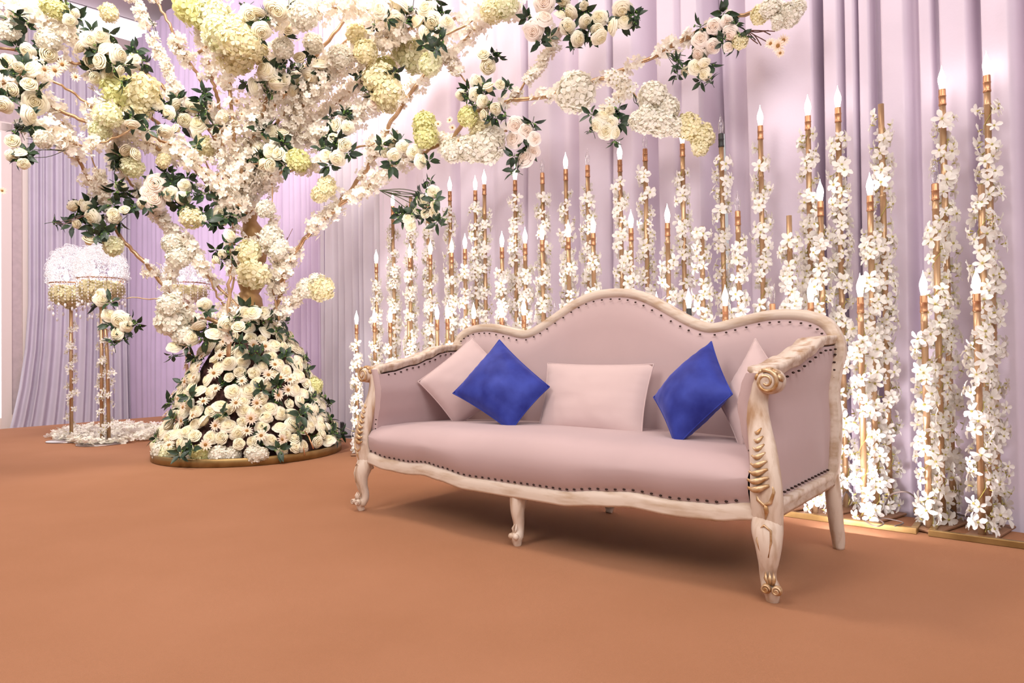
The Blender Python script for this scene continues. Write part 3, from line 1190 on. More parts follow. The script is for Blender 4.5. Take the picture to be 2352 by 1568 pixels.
def blossom_cloud(name, pts, nrm, size, parent=None, mat='blossom', jitter=.7, **props):
    """thousands of small five-petalled blossoms in one mesh; pts, nrm arrays (n,3)"""
    n = len(pts)
    pet = []
    for i in range(5):
        a = 2 * math.pi * i / 5
        ca, sa = math.cos(a), math.sin(a)
        for x, y, z in ((.05, 0, 0), (.55, -.40, .10), (.58, .40, .13), (1.0, -.22, .30), (1.0, .25, .26)):
            pet.append((x * ca - y * sa, x * sa + y * ca, z))
    pet = np.array(pet) * .5
    tri = []
    for i in range(5):
        b = i * 5
        tri += [(b, b + 1, b + 2), (b + 1, b + 3, b + 2), (b + 3, b + 4, b + 2)]
    tri = np.array(tri)
    z = np.asarray(nrm, float) + RNG.normal(0, jitter, (n, 3)) * .6
    z /= np.linalg.norm(z, axis=1)[:, None]
    t = RNG.normal(size=(n, 3))
    x = np.cross(t, z)
    x /= np.linalg.norm(x, axis=1)[:, None]
    y = np.cross(z, x)
    s = size * RNG.uniform(.7, 1.25, n)
    V = (pet[None, :, 0:1] * x[:, None, :] + pet[None, :, 1:2] * y[:, None, :] + pet[None, :, 2:3] * z[:, None, :]) * s[:, None, None] + np.asarray(pts)[:, None, :]
    Fq = tri[None] + (np.arange(n) * 25)[:, None, None]
    me = mesh_np(name, V.reshape(-1, 3), Fq.reshape(-1, 3), mat)
    return link(name, me, parent, kind='stuff', **props)


def face_cam(p, spread=.55, up=.15):
    d = (CAM - p).normalized()
    return d + Vector((random.gauss(0, spread), random.gauss(0, spread), random.gauss(0, spread) + up))


# ================================================================== candle poles along the curtain
PL0, PL1 = Vector((-1.281, 5.531, 0)), Vector((1.990, 2.914, 0))
PLD = (PL1 - PL0).normalized()
PLN = Vector((-PLD.y, PLD.x, 0))
if PLN.dot(PL0) < 0:
    PLN = -PLN


def pole_pos(px, py, row):
    q = on_plane(px, py, PL0 + PLN * row, PLN)
    return q


# (tall, middle, low): bulb pixel and state: lit / off (clear bulb) / none
ST = [
    (((2267, 150), 'lit'), ((2253, 425), 'none'), ((2242, 650), 'lit')),
    (((2166, 182), 'lit'), ((2147, 400), 'off'), ((2122, 655), 'lit')),
    (((2024, 240), 'none'), ((1997, 427), 'lit'), ((1975, 660), 'lit')),
    (((1924, 227), 'lit'), ((1884, 441), 'lit'), ((1862, 673), 'lit')),
    (((1853, 246), 'lit'), ((1813, 495), 'none'), ((1775, 677), 'off')),
    (((1744, 270), 'lit'), ((1696, 466), 'off'), ((1664, 683), 'lit')),
    (((1657, 288), 'off'), ((1612, 520), 'none'), ((1583, 689), 'lit')),
    (((1566, 312), 'lit'), ((1534, 494), 'lit'), ((1508, 697), 'lit')),
    (((1483, 325), 'off'), ((1448, 507), 'lit'), ((1425, 702), 'off')),
    (((1426, 350), 'lit'), ((1361, 519), 'lit'), ((1345, 706), 'lit')),
    (((1348, 364), 'off'), ((1306, 529), 'lit'), ((1274, 711), 'off')),
    (((1301, 373), 'lit'), ((1247, 535), 'lit'), ((1204, 708), 'lit')),
    (((1245, 382), 'off'), ((1204, 544), 'lit'), ((1153, 714), 'lit')),
    (((1181, 399), 'lit'), ((1152, 553), 'lit'), ((1089, 717), 'lit')),
    (((1112, 409), 'lit'), ((1067, 557), 'lit'), ((1027, 717), 'lit')),
    (((1093, 423), 'lit'), ((1036, 566), 'lit'), ((1004, 719), 'lit')),
    (((1033, 425), 'lit'), ((987, 571), 'lit'), ((940, 737), 'none')),
    (((982, 445), 'lit'), ((943, 579), 'lit'), ((896, 727), 'lit')),
    (((945, 452), 'none'), ((905, 590), 'none'), ((861, 727), 'lit')),
    (((900, 461), 'lit'), ((866, 592), 'lit'), ((818, 732), 'lit')),
]
ORD = ['first', 'second', 'third', 'fourth', 'fifth', 'sixth', 'seventh', 'eighth', 'ninth', 'tenth']
bm_ = MB()
bm_.lathe([(0, 0), (.0095, .002), (.0105, .010), (.0135, .026), (.0155, .042), (.0148, .056), (.0105, .072), (.0055, .086), (.0022, .098), (.0005, .110)], 12)
BULB = {'lit': bm_.mesh('bulb', 'bulb_lit'), 'off': bm_.mesh('bulb', 'glass')}
fm_ = MB()
fm_.tube([(-.004, 0, .006), (-.004, 0, .035), (-.001, 0, .046), (.003, 0, .046), (.004, 0, .035), (.004, 0, .006)], .0007, 4)
FILA = fm_.mesh('filament', 'steel')
sm_ = MB()
sm_.lathe([(0, .0), (.0155, .0), (.0165, .003), (.0165, .008), (.0150, .011), (.0150, .040), (.0162, .042), (.0162, .046), (.0150, .049), (.0150, .074), (.0135, .077), (0, .077)], 12)
SOCK = {0: sm_.mesh('socket', 'copper'), 1: sm_.mesh('socket', 'black')}


def make_stand(idx, spec):
    pos = []
    for (pxl, state), row in zip(spec, (.22, .11, 0.0)):
        q = pole_pos(pxl[0], pxl[1], row)
        pos.append((Vector((q.x, q.y, 0)), q.z, state))
    base = (pos[0][0] + pos[2][0]) / 2
    i = idx
    if i < 10:
        lab = 'gold candle pole trio wound with white blossoms, %s from the right end' % ORD[i]
    else:
        lab = 'gold candle pole trio wound with white blossoms, %s from the left end' % ORD[19 - i]
    st_ = thing('candle_stand', lab, 'candle stand', base, 0, 'candle stands along the curtain')
    # base plate from the low to the tall pole
    a, b = pos[2][0] - base, pos[0][0] - base
    d = (b - a).normalized()
    nn = Vector((-d.y, d.x, 0))
    L_ = (b - a).length / 2 + .05
    W_ = .055
    mb = MB()
    ang = math.atan2(d.y, d.x)
    mb.box((0, 0, .010), (2 * L_, 2 * W_, .012), Matrix.Rotation(ang, 3, 'Z'), .003)
    mb.build('base_plate', 'plate', st_, smooth=False)
    for k, (p, zb, state) in enumerate(pos):
        # zb: middle of the bulb (or top of a pole without bulb)
        top = zb - .045 if state != 'none' else zb
        hp = top - .077 if state != 'none' else top
        lp = p - base
        mb = MB()
        pr_ = [(0, .016), (.0150, .016)]
        z = .016
        rj = random.Random(idx * 7 + k)
        while z < hp - .22:
            z += rj.uniform(.18, .34)
            z = min(z, hp - .04)
            pr_ += [(.0138, z - .006), (.0152, z - .003), (.0152, z + .003), (.0138, z + .006)]
        pr_ += [(.0138, hp), (0, hp)]
        mb.lathe(pr_, 10)
        lean = Matrix.Rotation(rj.uniform(-.004, .004), 4, 'X') @ Matrix.Rotation(rj.uniform(-.004, .004), 4, 'Y')
        pole = mb.build('pole', 'gold', st_)
        pole.matrix_basis = Matrix.Translation(lp) @ lean
        if state != 'none':
            link('socket', SOCK[1 if rj.random() < .06 else 0], pole, Matrix.Translation((0, 0, hp)))
            bo = link('bulb', BULB[state], pole, Matrix.Translation((0, 0, hp + .075)) @ Matrix.Rotation(rj.uniform(0, 6), 4, 'Z') @ Matrix.Scale(1.05, 4))
            bo['label'] = 'glowing flame bulb' if state == 'lit' else 'unlit clear flame bulb'
            if state == 'off':
                link('filament', FILA, pole, Matrix.Translation((0, 0, hp + .077)))
        # vine and blossoms
        zlo = .03 if (idx <= 3 or idx >= 18) else .50
        zhi = hp - rj.uniform(.02, .10)
        ph = rj.uniform(0, 6)
        pitch_ = rj.uniform(.14, .19)
        mb = MB()
        vp = []
        nst = int((zhi - zlo) / .03)
        for m_ in range(nst + 1):
            z = zlo + (zhi - zlo) * m_ / nst
            a_ = ph + 2 * math.pi * z / pitch_
            vp.append((.0185 * math.cos(a_), .0185 * math.sin(a_), z))
        mb.tube(vp, .0018, 4)
        mb.build('vine', 'vine', pole)
        z = zlo + .01
        while z < zhi:
            a_ = ph + 2 * math.pi * z / pitch_
            for rep in range(3 if rj.random() < .35 else 2):
                aa = a_ + rj.gauss(0, .45) + rep * rj.uniform(.5, 2.4)
                rr = rj.uniform(.022, .050)
                dirv = Vector((math.cos(aa), math.sin(aa), rj.uniform(-.5, .45)))
                sc = rj.uniform(.85, 1.25)
                T = Matrix.Translation((rr * math.cos(aa), rr * math.sin(aa), z + rj.gauss(0, .008))) @ frame_to(dirv, rj.uniform(0, 6)) @ Matrix.Scale(sc, 4)
                link('blossom', ORCHID[rj.randrange(7)], pole, T)
            z += rj.uniform(.020, .034)
            if rj.random() < .07:
                z += .04


for i, sp_ in enumerate(ST):
    make_stand(i, sp_)

# gold frames lying on the floor around the stands
def gold_frame(s0, s1, label):
    o = PL0
    c = o + PLD * ((s0 + s1) / 2) + PLN * .135
    t = thing('floor_frame', label, 'floor frame', c, math.atan2(PLD.y, PLD.x), 'gold floor frames under the candle stands')
    L_ = s1 - s0
    W_ = .44
    for (cx, cy, dx, dy) in ((0, -W_ / 2, L_, .026), (0, W_ / 2, L_, .026), (-L_ / 2 + .013, 0, .026, W_ - .03), (L_ / 2 - .013, 0, .026, W_ - .03)):
        mb = MB()
        mb.box((cx, cy, .014), (dx, dy, .028), None, .003)
        mb.build('frame_bar', 'brass', t, smooth=False)


def s_pl(px, py):
    return (gnd(px, py) - PL0).dot(PLD)


gold_frame(s_pl(2126, 1240), s_pl(2126, 1240) + 1.05, 'brass edged frame flat on the carpet under the two candle stands at the right end')
gold_frame(s_pl(1780, 1180), s_pl(2100, 1236), 'brass edged frame flat on the carpet behind the right rear sofa leg')

# cables on the right
def cable(label, pts, r=.004, mat='cable'):
    sp_ = spline([tuple(p) for p in pts], 40)
    mb = MB()
    mb.tube(sp_, r, 6)
    return tag(mb.build('cable', mat), label, 'cable', 'cables between the candle stands')


def fl_pt(px, py, z):
    p = gnd(px, py, z)
    return (p.x, p.y, z)


cable('dark cable bridging the second and third candle stands from the right', [fl_pt(2030, 1175, .02), fl_pt(2042, 1140, .12), fl_pt(2068, 1129, .16), fl_pt(2092, 1134, .15), fl_pt(2118, 1160, .06)])
cable('dark cable drooping between the two rightmost candle stands', [fl_pt(2145, 1150, .10), fl_pt(2175, 1165, .08), fl_pt(2200, 1180, .05), fl_pt(2222, 1186, .04), fl_pt(2250, 1195, .02)])
cable('loose pale cable coiled on the frame under the third candle stand from the right', [fl_pt(1985, 1195, .034), fl_pt(2010, 1208, .034), fl_pt(2030, 1202, .036), fl_pt(2018, 1190, .038), fl_pt(2045, 1192, .036), fl_pt(2075, 1200, .034), fl_pt(2055, 1208, .034)], .003)
cable('dark cable curling up behind the right rear sofa leg', [fl_pt(1930, 1165, .03), fl_pt(1942, 1130, .10), fl_pt(1955, 1145, .06), fl_pt(1968, 1160, .034)])

# ================================================================== blossom tree
TR = Vector((-2.221, 5.733, 0))
tree = thing('blossom_tree', 'tall artificial tree with gold branches covered in cream blossoms, roses and hydrangeas', 'tree', TR)
TO = TR.copy()


def loc(p):
    return Vector(p) - TO


def px_path(pts, Y0, Y1, n):
    sp_ = spline(pts, n)
    return [at(p[0], p[1], Y0 + (Y1 - Y0) * i / (n - 1)) for i, p in enumerate(sp_)]


# trunk
tk = [(572, 800, .15), (570, 720, .13), (575, 660, .115), (585, 600, .10), (585, 560, .10), (572, 500, .085), (565, 440, .06), (560, 380, .035)]
sp_ = spline(tk, 40)
mb = MB()
pts = [loc(at(p[0], p[1], 5.73)) for p in sp_]
mb.tube(pts, [p[2] * (1 + .18 * math.sin(i * 1.1) + .1 * math.sin(i * 2.3)) * .85 for i, p in enumerate(sp_)], 14)
mb.build('trunk', 'bark', tree)

# branches: pixel polyline, depth at start/end, radius, blossoms per metre, spread
BR = [
    ([(615, 760), (640, 690), (655, 620), (700, 548), (764, 485), (842, 434), (922, 370), (1000, 338), (1080, 318), (1165, 300)], 5.65, 4.75, .016, 330, .055),
    ([(750, 498), (809, 430), (852, 373), (881, 316), (928, 236), (1008, 140), (1062, 96), (1132, 38), (1190, -10)], 5.35, 4.6, .015, 210, .045),
    ([(1020, 345), (1085, 262), (1159, 236), (1275, 217), (1376, 181), (1489, 138), (1580, 85), (1690, 40), (1790, 15)], 4.9, 3.55, .014, 170, .035),
    ([(1180, 230), (1208, 190), (1247, 142), (1275, 82), (1292, 45)], 4.55, 4.35, .007, 330, .028),
    ([(1400, 180), (1432, 196), (1458, 222), (1480, 262)], 4.15, 4.0, .005, 330, .028),
    ([(1455, 205), (1425, 222), (1400, 238), (1380, 262)], 4.1, 4.05, .005, 330, .026),
    ([(1030, 125), (1052, 165), (1075, 190), (1095, 170)], 4.9, 4.8, .006, 300, .03),
    ([(560, 480), (585, 340), (600, 292), (657, 210), (720, 135), (804, 32), (850, -30)], 5.6, 5.2, .016, 170, .05),
    ([(600, 440), (650, 320), (702, 230), (760, 160), (840, 110), (930, 70), (1060, 40)], 5.55, 4.9, .015, 620, .10),
    ([(575, 470), (558, 411), (575, 340), (600, 270), (625, 180), (655, 90), (690, -20)], 5.55, 5.0, .016, 520, .10),
    ([(535, 560), (546, 453), (558, 411), (540, 330), (524, 160), (505, 60), (495, -40)], 5.5, 5.0, .015, 520, .10),
    ([(530, 470), (515, 350), (504, 245), (490, 188), (469, 102), (440, 10), (425, -40)], 5.6, 5.1, .015, 380, .07),
    ([(520, 480), (500, 330), (461, 184), (422, 127), (395, 70), (350, -20)], 5.65, 5.3, .014, 260, .05),
    ([(505, 450), (440, 290), (400, 190), (360, 110), (320, 20), (290, -20)], 5.75, 5.7, .007, 330, .035),
    ([(545, 500), (456, 399), (405, 354), (348, 335), (255, 306), (217, 290), (128, 249), (50, 205), (-40, 165)], 5.5, 4.6, .015, 300, .06),
    ([(550, 470), (485, 405), (399, 325), (340, 262), (300, 230), (240, 185), (190, 150), (110, 130), (0, 110)], 5.6, 4.9, .014, 380, .07),
    ([(555, 420), (480, 300), (421, 242), (386, 210), (330, 165), (250, 120), (137, 64), (60, 30), (-20, -5)], 5.75, 5.2, .014, 380, .06),
    ([(550, 760), (440, 715), (370, 648), (330, 600), (283, 552), (237, 470), (214, 430), (190, 385), (160, 330), (140, 280)], 5.55, 5.0, .016, 300, .05),
    ([(250, 500), (240, 450), (232, 410), (210, 360), (215, 320)], 5.2, 5.0, .006, 300, .03),
    ([(560, 720), (460, 610), (398, 530), (362, 494), (335, 450), (300, 420), (270, 375), (262, 330)], 5.5, 5.1, .011, 280, .045),
    ([(420, 690), (350, 686), (290, 684)], 5.3, 5.15, .005, 150, .03),
    ([(620, 745), (660, 705), (700, 668), (735, 655)], 5.6, 5.5, .009, 330, .04),
    ([(570, 420), (640, 400), (720, 375), (790, 345), (860, 330)], 5.5, 5.0, .010, 330, .06),
    ([(580, 400), (680, 330), (760, 300), (850, 240), (900, 190)], 5.6, 5.2, .012, 520, .09),
    ([(590, 380), (700, 290), (780, 230), (860, 160), (940, 120), (1040, 75)], 5.7, 5.2, .012, 420, .08),
    ([(620, 300), (720, 180), (780, 110), (860, 40), (900, -10)], 5.4, 5.0, .012, 420, .08),
    ([(560, 480), (430, 360), (330, 300), (230, 260), (150, 200), (60, 170), (-20, 210)], 5.3, 4.5, .010, 420, .085),
    ([(300, 300), (230, 330), (170, 330), (120, 300), (60, 290)], 4.9, 4.6, .007, 380, .06),
    ([(525, 815), (527, 690), (528, 560)], 5.10, 5.10, .015, 60, .03),
    ([(525, 690), (545, 610), (600, 560), (640, 590), (655, 650)], 5.5, 5.45, .008, 420, .06),
    ([(640, 735), (628, 660), (632, 600), (625, 520)], 5.55, 5.5, .009, 380, .045),
    ([(450, 740), (400, 700), (390, 640), (420, 560)], 5.35, 5.35, .008, 260, .05),
    ([(540, 730), (505, 690), (480, 640), (455, 590), (420, 545)], 5.4, 5.3, .008, 350, .05),
    ([(990, 100), (1060, 60), (1120, 30), (1190, 22)], 4.75, 4.6, .008, 420, .07),
    ([(455, 120), (560, 60), (660, 40), (760, 20), (880, 20)], 4.9, 4.8, .010, 420, .08),
    ([(20, 30), (90, 40), (160, 80), (230, 105), (300, 170)], 4.9, 5.0, .008, 420, .07),
    ([(610, 250), (612, 340), (625, 430), (625, 520)], 5.45, 5.45, .006, 300, .04),
    ([(500, 300), (560, 250), (620, 210), (660, 150)], 5.3, 5.2, .006, 420, .10),
    ([(470, 420), (540, 380), (610, 370), (650, 330)], 5.3, 5.3, .006, 420, .10),
]
SAMP = []          # (px, py, Y) of every branch sample, to hang the flower heads on
FRONT = []         # positions for the singled-out blossoms
bstuff = []
for bi, (pp, Y0, Y1, rad, dens, spr) in enumerate(BR):
    L0 = sum(math.dist(a, b) for a, b in zip(pp[:-1], pp[1:]))
    n = max(10, int(L0 / 12))
    w = px_path(pp, Y0, Y1, n)
    sp_ = spline(pp, n)
    for i in range(n):
        SAMP.append((sp_[i][0], sp_[i][1], w[i].y))
    # a little natural kink
    wk = [loc(p) + Vector((random.gauss(0, .005), random.gauss(0, .005), random.gauss(0, .005))) for p in w]
    mb = MB()
    mb.tube(wk, [rad * 1.15 * (1 - .35 * i / (n - 1)) for i in range(n)], 8)
    bo = mb.build('branch', 'gold', tree)
    Lw = sum((b - a).length for a, b in zip(w[:-1], w[1:]))
    cnt = int(Lw * dens * 1.1)
    u = RNG.uniform(0, n - 1.001, cnt)
    W = np.array([tuple(p) for p in wk])
    k = u.astype(int)
    base = W[k] + (W[k + 1] - W[k]) * (u - k)[:, None]
    d = RNG.normal(size=(cnt, 3))
    d /= np.linalg.norm(d, axis=1)[:, None]
    # garlands leave some of the gold bare
    gap = np.array([noise.noise(Vector((float(x) * .22, bi * 3.1, 0))) for x in u])
    lim = -.13 if dens > 400 else (-.05 if dens > 250 else .02)
    keep = gap > lim
    rr = rad + spr * 1.2 * RNG.uniform(.05, 1.0, cnt) ** .9
    pos_ = (base + d * rr[:, None])[keep]
    nr = d[keep]
    blossom_cloud('blossoms', pos_, nr, .056, bo)
    for p, q in zip(pos_[:10], nr[:10]):
        FRONT.append((bo, p, q))
for bo, p, q in FRONT[:300]:
    d = Vector(q) + (CAM - (Vector(p) + TO)).normalized() * .8
    link('blossom', ORCHID[random.randrange(7)], bo, Matrix.Translation(p + Vector(d) * .02) @ frame_to(d, random.uniform(0, 6)) @ Matrix.Scale(random.uniform(.7, .95), 4))
SA = np.array(SAMP)


def depth_at(px, py, default=5.2):
    q = (SA[:, 0] - px) ** 2 + (SA[:, 1] - py) ** 2
    idx = np.argsort(q)[:4]
    return float(SA[idx, 2].min())


def put(name, me, px, py, dpx, unit, parent=tree, ahead=.10, spread=.45, up=.1, origin=TO):
    """flower head of dpx pixels across at that place of the crown"""
    Y = depth_at(px, py) - ahead
    p = at(px, py, Y)
    D = dpx * Y / F_PX
    return link(name, me, parent, Matrix.Translation(p - origin) @ frame_to(face_cam(p, spread, up), random.uniform(0, 6)) @ Matrix.Scale(D / unit, 4)), p


ROSE_PX = """16 141 34;43 153 30;72 157 38;63 118 34;109 124 45;31 205 36;67 195 40;80 235 50;67 266 42;8 241 36;206 92 36;231 80 30;184 109 30;239 111 34;273 126 42;203 138 38;232 141 42;252 172 40;308 132 28;218 178 32;275 160 26;162 48 28;170 30 22
360 236 32;402 242 32;386 258 30;446 245 38;424 277 38;456 284 40;453 312 34;513 271 32;303 287 30;379 303 32;405 296 28;287 344 34;309 354 34;29 325 38;44 348 28;54 376 30;28 357 26;277 427 24;389 443 34;424 456 30;210 488 28;261 491 32;188 468 26
619 303 38;596 341 38;625 347 36;606 376 40;606 159 38;584 198 34;631 191 34;574 35 42;596 29 32;631 19 44;600 73 40;641 25 44;657 67 36;689 134 34;734 147 38;712 175 34;677 185 34;654 182 26;638 194 34;613 163 36;673 209 26
874 22 38;919 13 48;979 19 44;877 48 34;909 48 40;957 48 38;995 51 42;1027 51 32;976 77 34;1120 153 44;1110 128 34;1096 188 34;1123 201 34;1148 195 28;1094 217 32;1110 233 28;1059 217 24;1139 249 34;1113 265 32
774 287 34;798 293 30;766 319 32;791 332 38;750 357 30;775 364 34;900 325 28;925 338 28;906 357 32;884 351 28;951 351 32;967 370 32;648 309 36;616 306 38;641 354 38;664 364 36;619 379 38
1288 33 28;1310 30 32;1304 61 34;1376 41 38;1329 90 34;1373 71 38;1378 87 36;1429 22 42;1407 61 38;1436 47 36;1294 2 28;1341 13 26;1345 50 30;1599 154 34;1618 170 30;1577 164 30;1618 145 26
1385 267 36;1392 302 36;1370 289 30;1401 283 32;1414 305 28;1401 255 28;972 462 28;996 441 28;998 487 30;978 490 30;938 501 26;943 517 26;957 487 22;999 470 26
510 506 30;507 487 30;519 472 28;497 491 26;495 598 28;512 583 26;529 540 30;425 426 28;422 455 30;466 503 24;582 717 32;563 719 34;604 719 30;459 748 34;232 688 30;277 737 42;250 724 28;268 766 32;230 675 24;292 748 28
170 474 26;210 500 36;263 500 34;178 514 26;205 552 36;286 483 28;201 476 26;330 470 28;440 775 34;490 765 34;520 745 34;548 752 36;470 700 30;420 770 32;400 795 30"""
PEONY_PX = """357 424 56;354 456 50;345 440 44;861 238 34;836 191 38;1225 70 50;1250 6 52;1250 41 44;1222 69 44;1184 287 40;1209 300 36;1180 319 42;1228 319 32;1206 364 46;1225 347 32;1609 90 42;1640 60 38;1606 123 42;1637 107 36;1678 79 42;1669 50 30;1672 107 26"""
rose_ps = []
for line in ROSE_PX.replace('\n', ';').split(';'):
    x, y, d = map(float, line.split())
    o, p = put('rose', ROSES[random.randrange(6)], x, y, d * 1.2, .10)
    rose_ps.append((x, y, d))
for line in PEONY_PX.split(';'):
    x, y, d = map(float, line.split())
    o, p = put('peony', PEONY[random.randrange(3)], x, y, d * 1.1, .10)
    o['label'] = 'blush peach rose'
    rose_ps.append((x, y, d))
# leaf sprays tucked behind and between the roses
for x, y, d in rose_ps:
    for _rep in range(2 if random.random() < .45 else 1):
        a = random.uniform(0, 6.28)
        q = d * random.uniform(.45, .85)
        put('leaf_spray', SPRAY[random.randrange(4)], x + q * math.cos(a), y + q * math.sin(a), 52 * random.uniform(.8, 1.15), .15, ahead=.06, spread=.9)
for x, y in ((25, 50), (40, 40), (60, 55), (470, 215), (462, 228), (690, 160), (440, 440), (455, 430), (470, 445), (120, 510), (340, 470), (240, 530), (220, 540), (300, 480), (1560, 145), (1570, 160),
             (985, 430), (1000, 460), (950, 480), (960, 460), (520, 500), (540, 495), (830, 190), (905, 165), (340, 300), (790, 260), (1010, 95), (1000, 110), (260, 380), (265, 420), (400, 420), (430, 470), (1690, 60), (1700, 90), (1660, 95)):
    put('leaf_spray', SPRAY[random.randrange(4)], x, y, 48, .15, ahead=.11, spread=.8)

HYD_PX = """275 215 78 green;325 215 82 cream;305 248 72 cream;248 265 58 pale;118 14 46 green;136 24 42 green;443 16 84 green;470 40 60 green;494 40 80 pale;508 80 78 pale;545 67 62 cream;545 95 78 cream;540 130 78 cream;568 100 62 cream
870 180 72 cream;892 218 74 cream;885 160 55 green;955 128 78 pale;925 115 55 pale;988 148 52 pale;840 118 52 cream;975 285 54 green;978 312 56 green;1075 268 46 green;1108 300 58 cream;1118 334 80 white;1080 342 62 white;1040 345 54 white;1135 312 46 white
748 430 50 cream;735 446 40 cream;738 663 56 cream;705 662 44 white;728 648 40 white;1322 212 88 white;1310 226 60 white;1500 222 66 white;1532 250 56 white;1488 275 62 white;1522 282 62 white;1468 278 46 white;1582 290 60 cream;1612 312 56 cream;1608 338 40 cream;1552 292 44 white
1160 12 60 pale;1130 28 52 cream;685 368 52 green;260 565 44 pale;395 735 72 white;388 700 50 white;420 770 46 white;697 36 62 white;304 382 48 pale;376 370 34 cream;582 628 72 cream;570 580 56 cream;624 545 52 white;640 571 48 white;1810 35 54 white;1770 20 46 white;1745 34 42 cream;1832 18 38 white;1785 52 34 white;1700 95 36 cream
20 70 50 white;110 92 50 white;250 30 40 cream;590 120 50 cream;650 110 46 white;780 130 50 white;820 80 46 cream;720 100 44 white;440 500 50 cream;395 560 44 white;410 590 50 white;610 480 40 white;100 320 40 white;230 300 44 pale;470 340 52 cream"""
for line in HYD_PX.replace('\n', ';').split(';'):
    x, y, d, c = line.split()
    o, p = put('hydrangea', HYD[c][random.randrange(2)], float(x), float(y), float(d) * 1.05, 1.0, ahead=.09)
    if c in ('green', 'pale'):
        o['label'] = 'yellow green hydrangea head'
    elif c == 'white':
        o['label'] = 'white hydrangea head'
for x, y, d in ((102, 160, 30), (126, 162, 34), (143, 148, 32), (174, 177, 24), (1006, 285, 20), (1033, 276, 19), (1039, 293, 18), (1053, 323, 20), (1787, 105, 36), (1800, 92, 30), (1770, 100, 30), (1792, 122, 24), (482, 245, 18), (544, 232, 18), (555, 262, 16), (5, 438, 20)):
    put('daisy', DAISY[random.randrange(3)], x, y, d, .075, ahead=.14, spread=.3)

# bunches of bare stems and twigs
def stems(p0, fan, Y, r=.0022, mat='stem', name='stem_bunch'):
    mb = MB()
    for q in fan:
        mid = ((p0[0] + q[0]) / 2 + random.uniform(-6, 6), (p0[1] + q[1]) / 2 + random.uniform(-6, 6))
        sp_ = spline([p0, mid, q], 8)
        mb.tube([loc(at(a[0], a[1], Y + random.uniform(-.02, .02))) for a in sp_], r, 4, False)
    return mb.build(name, mat, tree)


stems((150, 345), [(60, 318), (62, 330), (64, 342), (66, 352), (70, 312), (75, 362), (110, 340)], 4.85)
stems((872, 437), [(920, 443), (955, 446), (960, 452), (962, 460), (965, 442), (970, 448), (950, 470), (935, 480)], 5.0, .003)
stems((340, 40), [(360, 75), (355, 80), (362, 55), (352, 60)], 5.2)
stems((1530, 122), [(1575, 128), (1570, 140), (1568, 152), (1560, 160), (1580, 150)], 3.85)
stems((1455, 215), [(1480, 245), (1470, 250), (1476, 255), (1466, 240)], 4.0)
stems((450, 520), [(385, 405), (395, 420), (390, 410), (400, 430)], 5.2)
stems((1715, 70), [(1770, 80), (1760, 95), (1740, 100), (1748, 104), (1765, 70), (1780, 72), (1735, 92)], 3.6, .003, 'twig')
stems((640, 590), [(660, 545), (672, 525)], 5.45, .003, 'twig', 'twig')
stems((590, 540), [(600, 552), (620, 565)], 5.4, .004, 'twig', 'twig')
stems((195, 495), [(160, 507), (130, 514), (142, 518), (125, 512)], 5.0, .002, 'twig', 'twig')
mb = MB()
for x, y in ((124, 513), (130, 518), (139, 518)):
    mb.ball(loc(at(x, y, 5.0)), .007, 6, 5)
mb.build('berries', 'black', tree, kind='stuff')

# ------------------------------------------------------------------ flower mound and its round base
mound = thing('flower_mound', 'bell of white roses and daisies on a round gold base under the tree', 'flower arrangement', TR)
MO = TR
mb = MB()
mb.lathe([(0, .0), (.735, .0), (.748, .004), (.748, .058), (.742, .064), (.725, .064), (.72, .050), (0, .050)], 64)
mb.build('base_ring', 'brass', mound, label='round brass base ring')
PRF = [(.05, .70), (.13, .69), (.32, .59), (.58, .50), (.73, .44), (.87, .36), (1.02, .28), (1.17, .21)]


def mound_r(z):
    return float(np.interp(z, [p[0] for p in PRF], [p[1] for p in PRF]))


mb = MB()
mb.lathe([(r_ - .07, z) for z, r_ in PRF] + [(0, 1.2)], 40)
mb.build('core', 'moss', mound)
# dried moss fibres, in clumps low on the right
V, Fq = [], []
for i in range(5200):
    z = .06 + RNG.random() ** 1.6 * 1.0
    a = RNG.uniform(0, 2 * math.pi)
    r0 = mound_r(z) - .075
    l = RNG.uniform(.04, .085)
    d = Vector((math.cos(a) + RNG.normal(0, .5), math.sin(a) + RNG.normal(0, .5), RNG.normal(.2, .6))).normalized()
    p = Vector((r0 * math.cos(a), r0 * math.sin(a), z))
    s_ = d.cross(Vector((0, 0, 1))).normalized() * .0022
    b = len(V)
    V += [tuple(p - s_), tuple(p + s_), tuple(p + d * l)]
    Fq.append((b, b + 1, b + 2))
link('moss', mesh_np('moss', np.array(V), np.array(Fq), 'moss'), mound, kind='stuff')
cam_a = math.atan2(-TR.y, -TR.x)
taken = []


def mound_place(tries, dmin, name, mes, unit, size, zlo, zhi, arc, out, spread, amin=None, limit=999):
    cnt = 0
    for _ in range(tries):
        z = zlo + (zhi - zlo) * random.random() ** 1.35
        a = cam_a + (random.uniform(-arc, arc) if amin is None else random.uniform(*amin))
        r_ = mound_r(z) + random.uniform(-.015, .02) + out
        p = Vector((r_ * math.cos(a), r_ * math.sin(a), z))
        if any((p - q).length < (dmin + dq) / 2 for q, dq in taken):
            continue
        taken.append((p, dmin))
        nrm = Vector((math.cos(a), math.sin(a), .55)) + Vector((random.gauss(0, spread), random.gauss(0, spread), random.gauss(0, spread)))
        link(name, random.choice(mes), mound, Matrix.Translation(p) @ frame_to(nrm, random.uniform(0, 6)) @ Matrix.Scale(size * random.uniform(.88, 1.12) / unit, 4))
        cnt += 1
        if cnt >= limit:
            break
    return cnt


